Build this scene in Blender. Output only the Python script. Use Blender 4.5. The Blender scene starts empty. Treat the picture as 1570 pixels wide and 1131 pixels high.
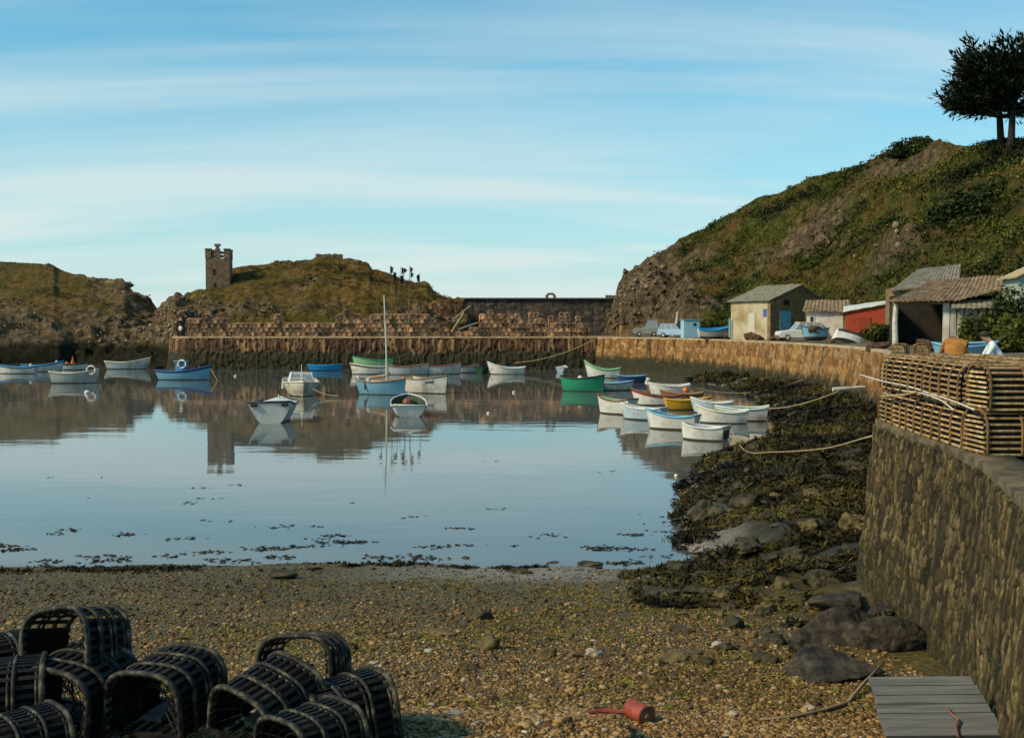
import bpy, math, random
import numpy as np
from mathutils import Vector, Matrix, Euler
from mathutils.bvhtree import BVHTree
R = math.radians
random.seed(7)
rng = np.random.default_rng(7)
SC = bpy.context.scene
COL = SC.collection
# ------------------------------------------------------------------ camera
F = 1683.0                                  # focal length in photograph pixels
CAMZ = 5.5
PITCH = math.atan(65.5 / F)
cam = bpy.data.objects.new('camera', bpy.data.cameras.new('camera'))
COL.objects.link(cam)
cam.location = (0, 0, CAMZ)
cam.rotation_euler = (math.pi / 2 - PITCH, 0, 0)
cam.data.sensor_width = 36.0
cam.data.lens = 36.0 * F / 1570.0
cam.data.clip_start = 0.1
cam.data.clip_end = 9000
SC.camera = cam
# ------------------------------------------------------------------ sky and sun
SUN_EL, SUN_AZ = R(37), R(246)              # azimuth clockwise from +Y: behind and left of the camera
world = bpy.data.worlds.new('World')
SC.world = world
world.use_nodes = True
nt = world.node_tree
nt.nodes.clear()
def N(t, typ, **kw):
    n = t.nodes.new(typ)
    for k, v in kw.items():
        if k.startswith('i_'):
            n.inputs[int(k[2:])].default_value = v
        else:
            setattr(n, k, v)
    return n
def ramp(t, stops):
    n = t.nodes.new('ShaderNodeValToRGB')
    e = n.color_ramp.elements
    while len(e) < len(stops):
        e.new(0.5)
    for i, (p, c) in enumerate(stops):
        e[i].position = p
        e[i].color = (c[0], c[1], c[2], 1) if not isinstance(c, (int, float)) else (c, c, c, 1)
    return n
sky = N(nt, 'ShaderNodeTexSky', sky_type='NISHITA', sun_disc=False)
sky.sun_elevation = SUN_EL
sky.sun_rotation = SUN_AZ
sky.ozone_density = 0.6
sky.dust_density = 1.0
sky.air_density = 1.0
tc = N(nt, 'ShaderNodeTexCoord')
sep = N(nt, 'ShaderNodeSeparateXYZ')
nt.links.new(tc.outputs['Generated'], sep.inputs[0])
# streaky high cloud: project the direction on a high flat layer
zz = N(nt, 'ShaderNodeMath', operation='MAXIMUM'); zz.inputs[1].default_value = 0.0
nt.links.new(sep.outputs['Z'], zz.inputs[0])
za = N(nt, 'ShaderNodeMath', operation='ADD'); za.inputs[1].default_value = 0.16
nt.links.new(zz.outputs[0], za.inputs[0])
dv = N(nt, 'ShaderNodeVectorMath', operation='DIVIDE')
cb = N(nt, 'ShaderNodeCombineXYZ')
for k in range(3):
    nt.links.new(za.outputs[0], cb.inputs[k])
nt.links.new(tc.outputs['Generated'], dv.inputs[0]); nt.links.new(cb.outputs[0], dv.inputs[1])
mp = N(nt, 'ShaderNodeMapping')
mp.inputs['Rotation'].default_value = (0, 0, R(-9))
mp.inputs['Scale'].default_value = (0.42, 1.7, 0.0)
mp.inputs['Location'].default_value = (3.1, 1.65, 0)
nt.links.new(dv.outputs[0], mp.inputs[0])
cn = N(nt, 'ShaderNodeTexNoise'); cn.inputs['Scale'].default_value = 1.0; cn.inputs['Detail'].default_value = 7
cn.inputs['Roughness'].default_value = 0.52; cn.inputs['Distortion'].default_value = 0.5
nt.links.new(mp.outputs[0], cn.inputs['Vector'])
cr = ramp(nt, [(0.40, 0.0), (0.64, 1.0)])
nt.links.new(cn.outputs['Fac'], cr.inputs[0])
# thin veil everywhere low down (sea haze), streaks above
hz = N(nt, 'ShaderNodeMapRange'); hz.inputs[1].default_value = 0.0; hz.inputs[2].default_value = 0.34
hz.inputs[3].default_value = 0.86; hz.inputs[4].default_value = -0.10
nt.links.new(zz.outputs[0], hz.inputs[0])
cm = N(nt, 'ShaderNodeMath', operation='MULTIPLY_ADD'); cm.use_clamp = True
cm.inputs[1].default_value = 0.42
nt.links.new(cr.outputs[0], cm.inputs[0]); nt.links.new(hz.outputs[0], cm.inputs[2])
cmm = N(nt, 'ShaderNodeMath', operation='MULTIPLY'); cmm.inputs[1].default_value = 0.93
nt.links.new(cm.outputs[0], cmm.inputs[0])
tint = N(nt, 'ShaderNodeMix', data_type='RGBA', blend_type='MULTIPLY'); tint.inputs[0].default_value = 1
tint.inputs[7].default_value = (0.26, 1.10, 1.26, 1)
nt.links.new(sky.outputs[0], tint.inputs[6])
mx = N(nt, 'ShaderNodeMix', data_type='RGBA')
nt.links.new(cmm.outputs[0], mx.inputs[0])
nt.links.new(tint.outputs[2], mx.inputs[6])
mx.inputs[7].default_value = (5.6, 6.55, 6.5, 1)
bg = N(nt, 'ShaderNodeBackground'); bg.inputs[1].default_value = 0.125
nt.links.new(mx.outputs[2], bg.inputs[0])
wo = N(nt, 'ShaderNodeOutputWorld')
nt.links.new(bg.outputs[0], wo.inputs[0])
sun = bpy.data.objects.new('sun', bpy.data.lights.new('sun', 'SUN'))
COL.objects.link(sun)
sun.data.energy = 4.4
sun.data.angle = R(7)
sun.data.color = (1.0, 0.77, 0.49)
sd = Vector((math.sin(SUN_AZ) * math.cos(SUN_EL), math.cos(SUN_AZ) * math.cos(SUN_EL), math.sin(SUN_EL)))
sun.rotation_euler = sd.to_track_quat('Z', 'Y').to_euler()
vs = SC.view_settings
vs.view_transform = 'Standard'; vs.look = 'None'; vs.exposure = 0.0; vs.gamma = 1.0
vs.use_curve_mapping = False
# ------------------------------------------------------------------ pixels of the photograph -> places
def el(py):
    return np.tan(np.arctan((565.5 - py) / F) - PITCH)
def xw(px, py):
    yc = (565.5 - py) / F
    return (px - 785.0) / F / (math.cos(PITCH) + yc * math.sin(PITCH))
def P(px, py, d):
    return Vector((xw(px, py) * d, d, CAMZ + el(py) * d))
def G(px, py, z=0.0):
    d = (z - CAMZ) / el(py)
    return P(px, py, d)
# ------------------------------------------------------------------ noise
def hsh(i, j, s=0):
    v = np.sin(i * 127.1 + j * 311.7 + s * 74.7) * 43758.5453
    return v - np.floor(v)
def vn(x, y, s=0):
    i = np.floor(x); j = np.floor(y); u = x - i; v = y - j
    u = u * u * (3 - 2 * u); v = v * v * (3 - 2 * v)
    a = hsh(i, j, s); b = hsh(i + 1, j, s); c = hsh(i, j + 1, s); d = hsh(i + 1, j + 1, s)
    return (a * (1 - u) + b * u) * (1 - v) + (c * (1 - u) + d * u) * v
def fbm(x, y, o=4, s=0):
    r = 0; a = 0.5
    for k in range(o):
        r = r + a * (vn(x, y, s + k * 3) - 0.5) * 2; x = x * 2.03 + 3.1; y = y * 2.03 + 1.7; a *= 0.5
    return r
def ridge(x, y, o=4, s=0):
    r = 0; a = 0.5
    for k in range(o):
        r = r + a * (1 - np.abs(vn(x, y, s + k * 3) * 2 - 1)); x = x * 2.1 + 5.1; y = y * 2.1 + 2.7; a *= 0.5
    return r
def worley(x, y, s=0):
    i0 = np.floor(x); j0 = np.floor(y)
    f1 = np.full(x.shape, 9.0); f2 = np.full(x.shape, 9.0); cid = np.zeros(x.shape)
    for di in (-1, 0, 1):
        for dj in (-1, 0, 1):
            i = i0 + di; j = j0 + dj
            fx = i + 0.15 + 0.7 * hsh(i, j, s); fy = j + 0.15 + 0.7 * hsh(i, j, s + 9)
            d = np.hypot(x - fx, y - fy)
            n = d < f1
            f2 = np.where(n, f1, np.minimum(f2, d)); cid = np.where(n, hsh(i, j, s + 17), cid); f1 = np.where(n, d, f1)
    return f1, f2, cid
# ------------------------------------------------------------------ objects
def put(o, label=None, cat=None, group=None, kind=None):
    if label: o['label'] = label
    if cat: o['category'] = cat
    if group: o['group'] = group
    if kind: o['kind'] = kind
    return o
def thing(name, label, cat, loc=(0, 0, 0), rot=0, group=None):
    o = bpy.data.objects.new(name, None); COL.objects.link(o)
    o.empty_display_size = 0.2
    o.location = loc
    o.rotation_euler = (0, 0, rot) if isinstance(rot, (int, float)) else rot
    return put(o, label, cat, group)
def link_mesh(name, me, parent=None):
    o = bpy.data.objects.new(name, me); COL.objects.link(o)
    if parent: o.parent = parent
    return o
def npmesh(name, V, Fq, m, parent=None, smooth=False, col=None):
    """V (n,3), Fq (m,k) arrays"""
    V = np.asarray(V, dtype=np.float32); Fq = np.asarray(Fq, dtype=np.int32)
    k = Fq.shape[1]
    me = bpy.data.meshes.new(name)
    me.vertices.add(len(V)); me.vertices.foreach_set('co', V.ravel())
    me.loops.add(Fq.size); me.loops.foreach_set('vertex_index', Fq.ravel())
    me.polygons.add(len(Fq))
    me.polygons.foreach_set('loop_start', np.arange(0, Fq.size, k, dtype=np.int32))
    if smooth: me.polygons.foreach_set('use_smooth', np.ones(len(Fq), dtype=bool))
    me.update(calc_edges=True)
    if col is not None:
        at = me.attributes.new('tone', 'FLOAT', 'POINT'); at.data.foreach_set('value', np.asarray(col, dtype=np.float32))
    me.materials.append(m)
    return link_mesh(name, me, parent)
def gridfaces(nr, nc):
    a = (np.arange(nr - 1)[:, None] * nc + np.arange(nc - 1)[None, :]).ravel()
    return np.stack([a, a + 1, a + nc + 1, a + nc], 1)
class MB:
    def __init__(s): s.v = []; s.f = []; s.mi = []
    def add(s, vs, fs, M=None, mi=0):
        b = len(s.v)
        for p in vs:
            s.v.append(tuple(M @ Vector(p)) if M else tuple(p))
        for q in fs:
            s.f.append(tuple(b + i for i in q)); s.mi.append(mi)
        return s
    def box(s, c, d, M=None, rot=None, taper=1.0, mi=0):
        x, y, z = d[0] / 2, d[1] / 2, d[2] / 2
        T = Matrix.Translation(c)
        if rot: T = T @ Euler(rot).to_matrix().to_4x4()
        if M: T = M @ T
        t = taper
        vs = [(-x, -y, -z), (x, -y, -z), (x, y, -z), (-x, y, -z), (-x * t, -y * t, z), (x * t, -y * t, z), (x * t, y * t, z), (-x * t, y * t, z)]
        return s.add(vs, [(3, 2, 1, 0), (4, 5, 6, 7), (0, 1, 5, 4), (1, 2, 6, 5), (2, 3, 7, 6), (3, 0, 4, 7)], T, mi)
    def bar(s, a, b, w, h, up=(0, 0, 1)):
        a = Vector(a); b = Vector(b); d = b - a; L = d.length
        if L < 1e-6: return s
        X = d / L; U = Vector(up); Y = U.cross(X)
        if Y.length < 1e-4: Y = Vector((0, 1, 0)).cross(X)
        Y.normalize(); Z = X.cross(Y)
        M = Matrix((( X.x, Y.x, Z.x, (a.x + b.x) / 2), (X.y, Y.y, Z.y, (a.y + b.y) / 2), (X.z, Y.z, Z.z, (a.z + b.z) / 2), (0, 0, 0, 1)))
        return s.box((0, 0, 0), (L, w, h), M)
    def tube(s, pts, r, n=6, cap=True, closed=False, M=None):
        pts = [Vector(p) for p in pts]; m = len(pts)
        rs = r if isinstance(r, (list, tuple)) else [r] * m
        vs = []; prev = None
        for i, p in enumerate(pts):
            if closed: t = pts[(i + 1) % m] - pts[i - 1]
            else: t = pts[min(i + 1, m - 1)] - pts[max(i - 1, 0)]
            if t.length < 1e-9: t = Vector((0, 0, 1))
            t.normalize()
            u = prev if prev else (Vector((0, 0, 1)) if abs(t.z) < 0.9 else Vector((1, 0, 0)))
            u = u - t * u.dot(t)
            if u.length < 1e-6: u = t.orthogonal()
            u.normalize(); w = t.cross(u); prev = u
            for k in range(n):
                a = 2 * math.pi * k / n
                vs.append(p + (u * math.cos(a) + w * math.sin(a)) * rs[i])
        fs = []
        for i in range(m if closed else m - 1):
            j = (i + 1) % m
            for k in range(n):
                l = (k + 1) % n
                fs.append((i * n + k, i * n + l, j * n + l, j * n + k))
        if cap and not closed:
            fs.append(tuple(range(n - 1, -1, -1))); fs.append(tuple((m - 1) * n + k for k in range(n)))
        return s.add(vs, fs, M)
    def lathe(s, prof, n=16, M=None):
        vs = []; fs = []
        for (r, z) in prof:
            for k in range(n):
                a = 2 * math.pi * k / n; vs.append((r * math.cos(a), r * math.sin(a), z))
        for i in range(len(prof) - 1):
            for k in range(n):
                l = (k + 1) % n; fs.append((i * n + k, i * n + l, (i + 1) * n + l, (i + 1) * n + k))
        fs.append(tuple(range(n - 1, -1, -1))); fs.append(tuple((len(prof) - 1) * n + k for k in range(n)))
        return s.add(vs, fs, M)
    def prism(s, poly, y0, y1, M=None):
        """poly in local x,z extruded along y"""
        n = len(poly)
        vs = [(x, y0, z) for x, z in poly] + [(x, y1, z) for x, z in poly]
        fs = [tuple(range(n)), tuple(range(2 * n - 1, n - 1, -1))]
        for i in range(n):
            j = (i + 1) % n; fs.append((j, i, i + n, j + n))
        return s.add(vs, fs, M)
    def sheet(s, f, nu, nv, thick=0.0, M=None):
        """grid surface f(u,v)->point; with thickness along -z when thick"""
        vs = [f(i / (nu - 1), j / (nv - 1)) for i in range(nu) for j in range(nv)]
        fs = [(i * nv + j, i * nv + j + 1, (i + 1) * nv + j + 1, (i + 1) * nv + j) for i in range(nu - 1) for j in range(nv - 1)]
        if thick:
            b = len(vs); vs = vs + [(p[0], p[1], p[2] - thick) for p in vs]
            fs = fs + [tuple(b + k for k in q[::-1]) for q in fs]
            rim = [i * nv for i in range(nu)] + [(nu - 1) * nv + j for j in range(1, nv)] + [i * nv + nv - 1 for i in range(nu - 2, -1, -1)] + [j for j in range(nv - 2, 0, -1)]
            for i in range(len(rim)):
                a, c = rim[i], rim[(i + 1) % len(rim)]
                fs.append((a, c, b + c, b + a))
        return s.add(vs, fs, M)
    def mesh(s, name, mats, smooth=False):
        me = bpy.data.meshes.new(name)
        me.from_pydata(s.v, [], s.f)
        if not isinstance(mats, (list, tuple)): mats = [mats]
        for m in mats: me.materials.append(m)
        if len(mats) > 1: me.polygons.foreach_set('material_index', s.mi)
        if smooth: me.polygons.foreach_set('use_smooth', [True] * len(me.polygons))
        me.update()
        return me
    def build(s, name, mats, parent=None, smooth=False):
        return link_mesh(name, s.mesh(name, mats, smooth), parent)
# ------------------------------------------------------------------ materials
def newmat(name):
    m = bpy.data.materials.new(name); m.use_nodes = True
    t = m.node_tree; t.nodes.clear()
    o = N(t, 'ShaderNodeOutputMaterial'); b = N(t, 'ShaderNodeBsdfPrincipled')
    t.links.new(b.outputs[0], o.inputs[0])
    return m, t, b
def coords(t, kind='Object', stretch=(1, 1, 1)):
    c = N(t, 'ShaderNodeTexCoord'); mpn = N(t, 'ShaderNodeMapping'); mpn.inputs['Scale'].default_value = stretch
    if kind == 'World':
        g = N(t, 'ShaderNodeNewGeometry'); t.links.new(g.outputs['Position'], mpn.inputs[0])
    else:
        t.links.new(c.outputs[kind], mpn.inputs[0])
    return mpn.outputs[0]
def noise(t, vec, scale, detail=6, rough=0.6, dist=0.0):
    n = N(t, 'ShaderNodeTexNoise'); n.inputs['Scale'].default_value = scale; n.inputs['Detail'].default_value = detail
    n.inputs['Roughness'].default_value = rough; n.inputs['Distortion'].default_value = dist
    t.links.new(vec, n.inputs['Vector']); return n.outputs['Fac']
def bump(t, b, h, strength=0.4, dist=0.05):
    n = N(t, 'ShaderNodeBump'); n.inputs['Strength'].default_value = strength; n.inputs['Distance'].default_value = dist
    t.links.new(h, n.inputs['Height']); t.links.new(n.outputs[0], b.inputs['Normal'])
def mixc(t, fac, a, b, blend='MIX'):
    n = N(t, 'ShaderNodeMix', data_type='RGBA', blend_type=blend)
    for sck, v in ((n.inputs[0], fac), (n.inputs[6], a), (n.inputs[7], b)):
        if hasattr(v, 'links'): t.links.new(v, sck)
        elif isinstance(v, (int, float)): sck.default_value = v
        else: sck.default_value = (v[0], v[1], v[2], 1)
    return n.outputs[2]
def spread(cols, lo=0.3, hi=0.7):
    n = len(cols)
    return [(lo + (hi - lo) * i / max(1, n - 1), c) for i, c in enumerate(cols)]
MATS = {}
def mat(name, cols, scale=4, rough=0.75, bmp=0.3, bscale=None, stretch=(1, 1, 1), spec=0.3, rnd=0.0, tone=0.0, kind='Object', lo=0.3, hi=0.7, bdist=0.03, metal=0.0, dirt=None, trans=0.0):
    if name in MATS: return MATS[name]
    m, t, b = newmat(name)
    v = coords(t, kind, stretch)
    c = ramp(t, spread(cols, lo, hi)); t.links.new(noise(t, v, scale), c.inputs[0]); out = c.outputs[0]
    if dirt:
        r = ramp(t, [(0.5, 0.0), (0.72, 1.0)]); t.links.new(noise(t, v, scale * 0.45, 8, 0.7), r.inputs[0])
        out = mixc(t, r.outputs[0], out, dirt)
    if rnd:
        oi = N(t, 'ShaderNodeObjectInfo'); mr = N(t, 'ShaderNodeMapRange'); mr.inputs[3].default_value = 1 - rnd; mr.inputs[4].default_value = 1 + rnd
        t.links.new(oi.outputs['Random'], mr.inputs[0]); out = mixc(t, 1.0, out, mr.outputs[0], 'MULTIPLY')
    if tone:
        at = N(t, 'ShaderNodeAttribute'); at.attribute_name = 'tone'; mr = N(t, 'ShaderNodeMapRange')
        mr.inputs[3].default_value = 1 - tone; mr.inputs[4].default_value = 1 + tone
        t.links.new(at.outputs['Fac'], mr.inputs[0]); out = mixc(t, 1.0, out, mr.outputs[0], 'MULTIPLY')
    t.links.new(out, b.inputs['Base Color'])
    b.inputs['Roughness'].default_value = rough; b.inputs['Specular IOR Level'].default_value = spec; b.inputs['Metallic'].default_value = metal
    if trans: b.inputs['Transmission Weight'].default_value = trans
    if bmp: bump(t, b, noise(t, v, bscale or scale * 3, 8, 0.65), bmp, bdist)
    MATS[name] = m
    return m
def leafmat(name, cols):
    """leaf clumps: each clump's own 'tone' picks its colour"""
    if name in MATS: return MATS[name]
    m, t, b = newmat(name)
    at = N(t, 'ShaderNodeAttribute'); at.attribute_name = 'tone'
    c = ramp(t, spread(cols, 0.0, 1.0)); t.links.new(at.outputs['Fac'], c.inputs[0]); t.links.new(c.outputs[0], b.inputs['Base Color'])
    b.inputs['Roughness'].default_value = 0.7; b.inputs['Specular IOR Level'].default_value = 0.15
    MATS[name] = m
    return m
# ================================================================== SETTING
# ---- water and sea bed
def water_mat():
    m, t, b = newmat('harbour_water')
    g = N(t, 'ShaderNodeNewGeometry')
    mp1 = N(t, 'ShaderNodeMapping'); mp1.inputs['Scale'].default_value = (0.35, 1.1, 1); t.links.new(g.outputs['Position'], mp1.inputs[0])
    n1 = noise(t, mp1.outputs[0], 0.55, 3, 0.5)
    mp2 = N(t, 'ShaderNodeMapping'); mp2.inputs['Scale'].default_value = (0.5, 1.6, 1); t.links.new(g.outputs['Position'], mp2.inputs[0])
    n2 = noise(t, mp2.outputs[0], 3.0, 3, 0.5)
    # breeze patches: some of the surface is glassy, some ruffled
    mp3 = N(t, 'ShaderNodeMapping'); mp3.inputs['Scale'].default_value = (0.03, 0.09, 1); t.links.new(g.outputs['Position'], mp3.inputs[0])
    pr = ramp(t, [(0.4, 0.15), (0.65, 1.0)]); t.links.new(noise(t, mp3.outputs[0], 1.0, 3, 0.5), pr.inputs[0])
    mu = N(t, 'ShaderNodeMath', operation='MULTIPLY'); t.links.new(n2, mu.inputs[0]); t.links.new(pr.outputs[0], mu.inputs[1])
    s = N(t, 'ShaderNodeMath', operation='MULTIPLY_ADD'); s.inputs[1].default_value = 0.12
    t.links.new(mu.outputs[0], s.inputs[0]); t.links.new(n1, s.inputs[2])
    bump(t, b, s.outputs[0], 0.15, 0.05)
    b.inputs['Base Color'].default_value = (0.088, 0.094, 0.088, 1)
    b.inputs['Roughness'].default_value = 0.025
    b.inputs['IOR'].default_value = 1.42
    return m
V = np.array([(-3000, 5, 0), (3000, 5, 0), (3000, 6000, 0), (-3000, 6000, 0)], float)
put(npmesh('water', V, [(0, 1, 2, 3)], water_mat()), kind='structure')
bed = mat('sea_bed', [(0.05, 0.05, 0.035), (0.09, 0.08, 0.05)], 0.3)
V = np.array([(-4000, -3000, -3.2), (4000, -3000, -3.2), (4000, 7000, -3.2), (-4000, 7000, -3.2)], float)
put(npmesh('ground', V, [(0, 1, 2, 3)], bed), kind='structure')
# ---- beach
SH = np.array([(3.6, 5), (3.4, 12), (2.6, 20), (3.2, 24), (4.25, 25.8), (4.7, 29), (4.75, 32), (6.2, 38.6), (8.7, 46), (11.6, 51), (14.5, 58), (17, 70), (18.7, 85), (19.6, 100), (17, 118), (12, 132), (11, 145)])
def shore_x(y): return np.interp(y, SH[:, 1], SH[:, 0])
def smax(a, b, k=0.15):
    h = np.clip(0.5 + 0.5 * (a - b) / k, 0, 1)
    return b * (1 - h) + a * h + k * h * (1 - h)
def beach_z(x, y, detail=True):
    L = np.where(y < 12, 1.3 + (12 - y) * np.where(x < 1, 0.30, 0.16), np.where(y < 25, (25 - y) * 0.1, -(y - 25) * 0.08))
    L = np.minimum(np.maximum(L, -1.6), 2.05) + 0.05 * fbm(x * 0.25, y * 0.4, 3, 5) + 0.05 * np.exp(-((y - 24.6) / 1.1) ** 2) * fbm(x * 0.9, y * 1.2, 3, 8)
    dx = x - shore_x(y) - 0.9 * fbm(x * 0.3, y * 0.35, 3, 31)
    bank = np.where(dx > 0, 1.25 * (1 - np.exp(-dx * 0.22)), np.maximum(dx * 0.22, -1.6))
    w = np.clip(dx * 0.5 + 0.3, 0, 1)
    if detail:
        bank = bank + w * (0.66 * (ridge(x * 0.55, y * 0.75, 4, 12) - 0.42) + 0.16 * fbm(x * 2.1, y * 2.6, 3, 14))
    return np.where(y > 25, smax(L, bank), smax(L, 0.35 * np.maximum(L, 0) + bank * 0.9)), dx
ys = np.geomspace(6.3, 112, 400)
pxs = np.concatenate([np.linspace(-1900, -440, 30), np.linspace(-420, 2050, 440)])
YY, PX = np.meshgrid(ys, pxs, indexing='ij')
XX = (PX - 785) / F * YY
ZZ, DX = beach_z(XX, YY)
def beach_mat():
    m, t, b = newmat('shingle_beach')
    v = coords(t, 'World')
    g = N(t, 'ShaderNodeSeparateXYZ'); t.links.new(v, g.inputs[0])
    n1 = noise(t, v, 9.0, 8, 0.75); n2 = noise(t, v, 0.7, 5, 0.6); n3 = noise(t, v, 40, 4, 0.7)
    dry = ramp(t, [(0.30, (0.022, 0.012, 0.004)), (0.45, (0.12, 0.064, 0.017)), (0.58, (0.25, 0.14, 0.04)), (0.74, (0.42, 0.27, 0.10))]); t.links.new(n1, dry.inputs[0])
    wet = ramp(t, [(0.32, (0.014, 0.010, 0.003)), (0.47, (0.070, 0.050, 0.011)), (0.6, (0.15, 0.11, 0.022)), (0.76, (0.28, 0.20, 0.07))]); t.links.new(n1, wet.inputs[0])
    # shingle goes from dry and golden high up to wet and weedy lower down
    ad = N(t, 'ShaderNodeMath', operation='MULTIPLY_ADD'); ad.inputs[1].default_value = 9.0; t.links.new(n2, ad.inputs[0]); t.links.new(g.outputs['Y'], ad.inputs[2])
    mr = N(t, 'ShaderNodeMapRange'); mr.inputs[1].default_value = 15.5; mr.inputs[2].default_value = 19.0; t.links.new(ad.outputs[0], mr.inputs[0])
    c = mixc(t, mr.outputs[0], dry.outputs[0], wet.outputs[0])
    # pale wet silt by the water's edge
    silt = ramp(t, [(0.35, (0.09, 0.07, 0.05)), (0.6, (0.30, 0.26, 0.22))]); t.links.new(n1, silt.inputs[0])
    ad2 = N(t, 'ShaderNodeMath', operation='MULTIPLY_ADD'); ad2.inputs[1].default_value = 2.4; t.links.new(n2, ad2.inputs[0]); t.links.new(g.outputs['Y'], ad2.inputs[2])
    m2 = N(t, 'ShaderNodeMapRange'); m2.inputs[1].default_value = 23.2; m2.inputs[2].default_value = 24.2; t.links.new(ad2.outputs[0], m2.inputs[0])
    m3 = N(t, 'ShaderNodeMapRange'); m3.inputs[1].default_value = -4.0; m3.inputs[2].default_value = 0.0; t.links.new(g.outputs['X'], m3.inputs[0])
    mm = N(t, 'ShaderNodeMath', operation='MULTIPLY'); t.links.new(m2.outputs[0], mm.inputs[0]); t.links.new(m3.outputs[0], mm.inputs[1])
    c = mixc(t, mm.outputs[0], c, silt.outputs[0])
    # weed covered rock of the bank
    at = N(t, 'ShaderNodeAttribute'); at.attribute_name = 'tone'
    wd = ramp(t, [(0.3, (0.010, 0.009, 0.004)), (0.5, (0.030, 0.024, 0.010)), (0.62, (0.055, 0.05, 0.014)), (0.8, (0.13, 0.09, 0.045))]); t.links.new(noise(t, v, 2.2, 8, 0.7), wd.inputs[0])
    c = mixc(t, at.outputs['Fac'], c, wd.outputs[0])
    t.links.new(c, b.inputs['Base Color'])
    b.inputs['Roughness'].default_value = 0.6; b.inputs['Specular IOR Level'].default_value = 0.35
    s = N(t, 'ShaderNodeMath', operation='MULTIPLY_ADD'); s.inputs[1].default_value = 0.4; t.links.new(n3, s.inputs[0]); t.links.new(n1, s.inputs[2])
    bump(t, b, s.outputs[0], 0.9, 0.05)
    return m
wet_w = np.clip((DX + 0.6 * fbm(XX * 0.8, YY * 0.9, 3, 77)) * 0.7, 0, 1) * np.clip((YY - 17.5) / 4 + 0.15, 0, 1)
beach_V = np.stack([XX, YY, ZZ], -1).reshape(-1, 3)
beach = put(npmesh('beach', beach_V, gridfaces(400, 470), beach_mat(), smooth=True, col=wet_w.ravel()), kind='structure')
def bz1(x, y): return float(beach_z(np.array([x]), np.array([y]))[0][0])
# ---- scatter helpers
ICO_V = None
def ico():
    p = (1 + 5 ** 0.5) / 2
    v = np.array([(-1, p, 0), (1, p, 0), (-1, -p, 0), (1, -p, 0), (0, -1, p), (0, 1, p), (0, -1, -p), (0, 1, -p), (p, 0, -1), (p, 0, 1), (-p, 0, -1), (-p, 0, 1)], float)
    v /= np.linalg.norm(v[0])
    f = np.array([(0, 11, 5), (0, 5, 1), (0, 1, 7), (0, 7, 10), (0, 10, 11), (1, 5, 9), (5, 11, 4), (11, 10, 2), (10, 7, 6), (7, 1, 8), (3, 9, 4), (3, 4, 2), (3, 2, 6), (3, 6, 8), (3, 8, 9), (4, 9, 5), (2, 4, 11), (6, 2, 10), (8, 6, 7), (9, 8, 1)])
    return v, f
def scatter_stones(name, pts, size, m, flat=0.55, tone=None, smooth=True):
    v, f = ico(); n = len(pts)
    A = rng.uniform(0, 6.283, n); sx = size * rng.uniform(0.8, 1.5, n); sy = size * rng.uniform(0.6, 1.0, n); sz = size * flat * rng.uniform(0.7, 1.2, n)
    jit = 1 + rng.uniform(-0.22, 0.22, (n, 12, 1))
    W = v[None] * jit
    x = W[..., 0] * sx[:, None]; y = W[..., 1] * sy[:, None]; z = W[..., 2] * sz[:, None]
    c, s = np.cos(A)[:, None], np.sin(A)[:, None]
    V = np.stack([x * c - y * s + pts[:, 0:1], x * s + y * c + pts[:, 1:2], z + pts[:, 2:3]], -1).reshape(-1, 3)
    Fq = (f[None] + (np.arange(n) * 12)[:, None, None]).reshape(-1, 3)
    t = rng.uniform(0, 1, n) if tone is None else tone
    return npmesh(name, V, Fq, m, smooth=smooth, col=np.repeat(t, 12))
def leaf_cloud(cen, size, up=0.35, elong=1.0):
    """one quad per centre, random orientation; up biases the normals upwards"""
    n = len(cen)
    nrm = rng.normal(size=(n, 3)); nrm[:, 2] += up * 2; nrm /= np.linalg.norm(nrm, axis=1)[:, None]
    r = rng.normal(size=(n, 3)); a = np.cross(nrm, r); a /= np.linalg.norm(a, axis=1)[:, None] + 1e-9
    b = np.cross(nrm, a)
    s = np.asarray(size)[:, None]
    a = a * s * elong; b = b * s * 0.55
    V = np.stack([cen - a, cen + b * rng.uniform(0.7, 1.1, (n, 1)), cen + a, cen - b * rng.uniform(0.7, 1.1, (n, 1))], 1).reshape(-1, 3)
    return V, np.arange(n * 4).reshape(-1, 4)
def clumps(name, base, rad, per, m, leaf=0.3, parent=None, flat=0.7, tone=None, up=0.35, elong=1.0):
    """leaf clumps: `per` leaves in a low dome round each base point"""
    n = len(base)
    d = rng.normal(size=(n, per, 3)); d /= np.linalg.norm(d, axis=2)[..., None]; d[..., 2] = np.abs(d[..., 2]) * flat
    rr = rad[:, None, None] * rng.uniform(0.35, 1.0, (n, per, 1))
    cen = (base[:, None, :] + d * rr).reshape(-1, 3)
    size = np.repeat(rad * leaf, per) * rng.uniform(0.6, 1.3, n * per)
    V, Fq = leaf_cloud(cen, size, up, elong)
    t = (rng.uniform(0, 1, n) if tone is None else tone)
    t = np.clip(np.repeat(t, per) + rng.uniform(-0.18, 0.18, n * per), 0, 1)
    return npmesh(name, V, Fq, m, parent, col=np.repeat(t, 4))
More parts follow.
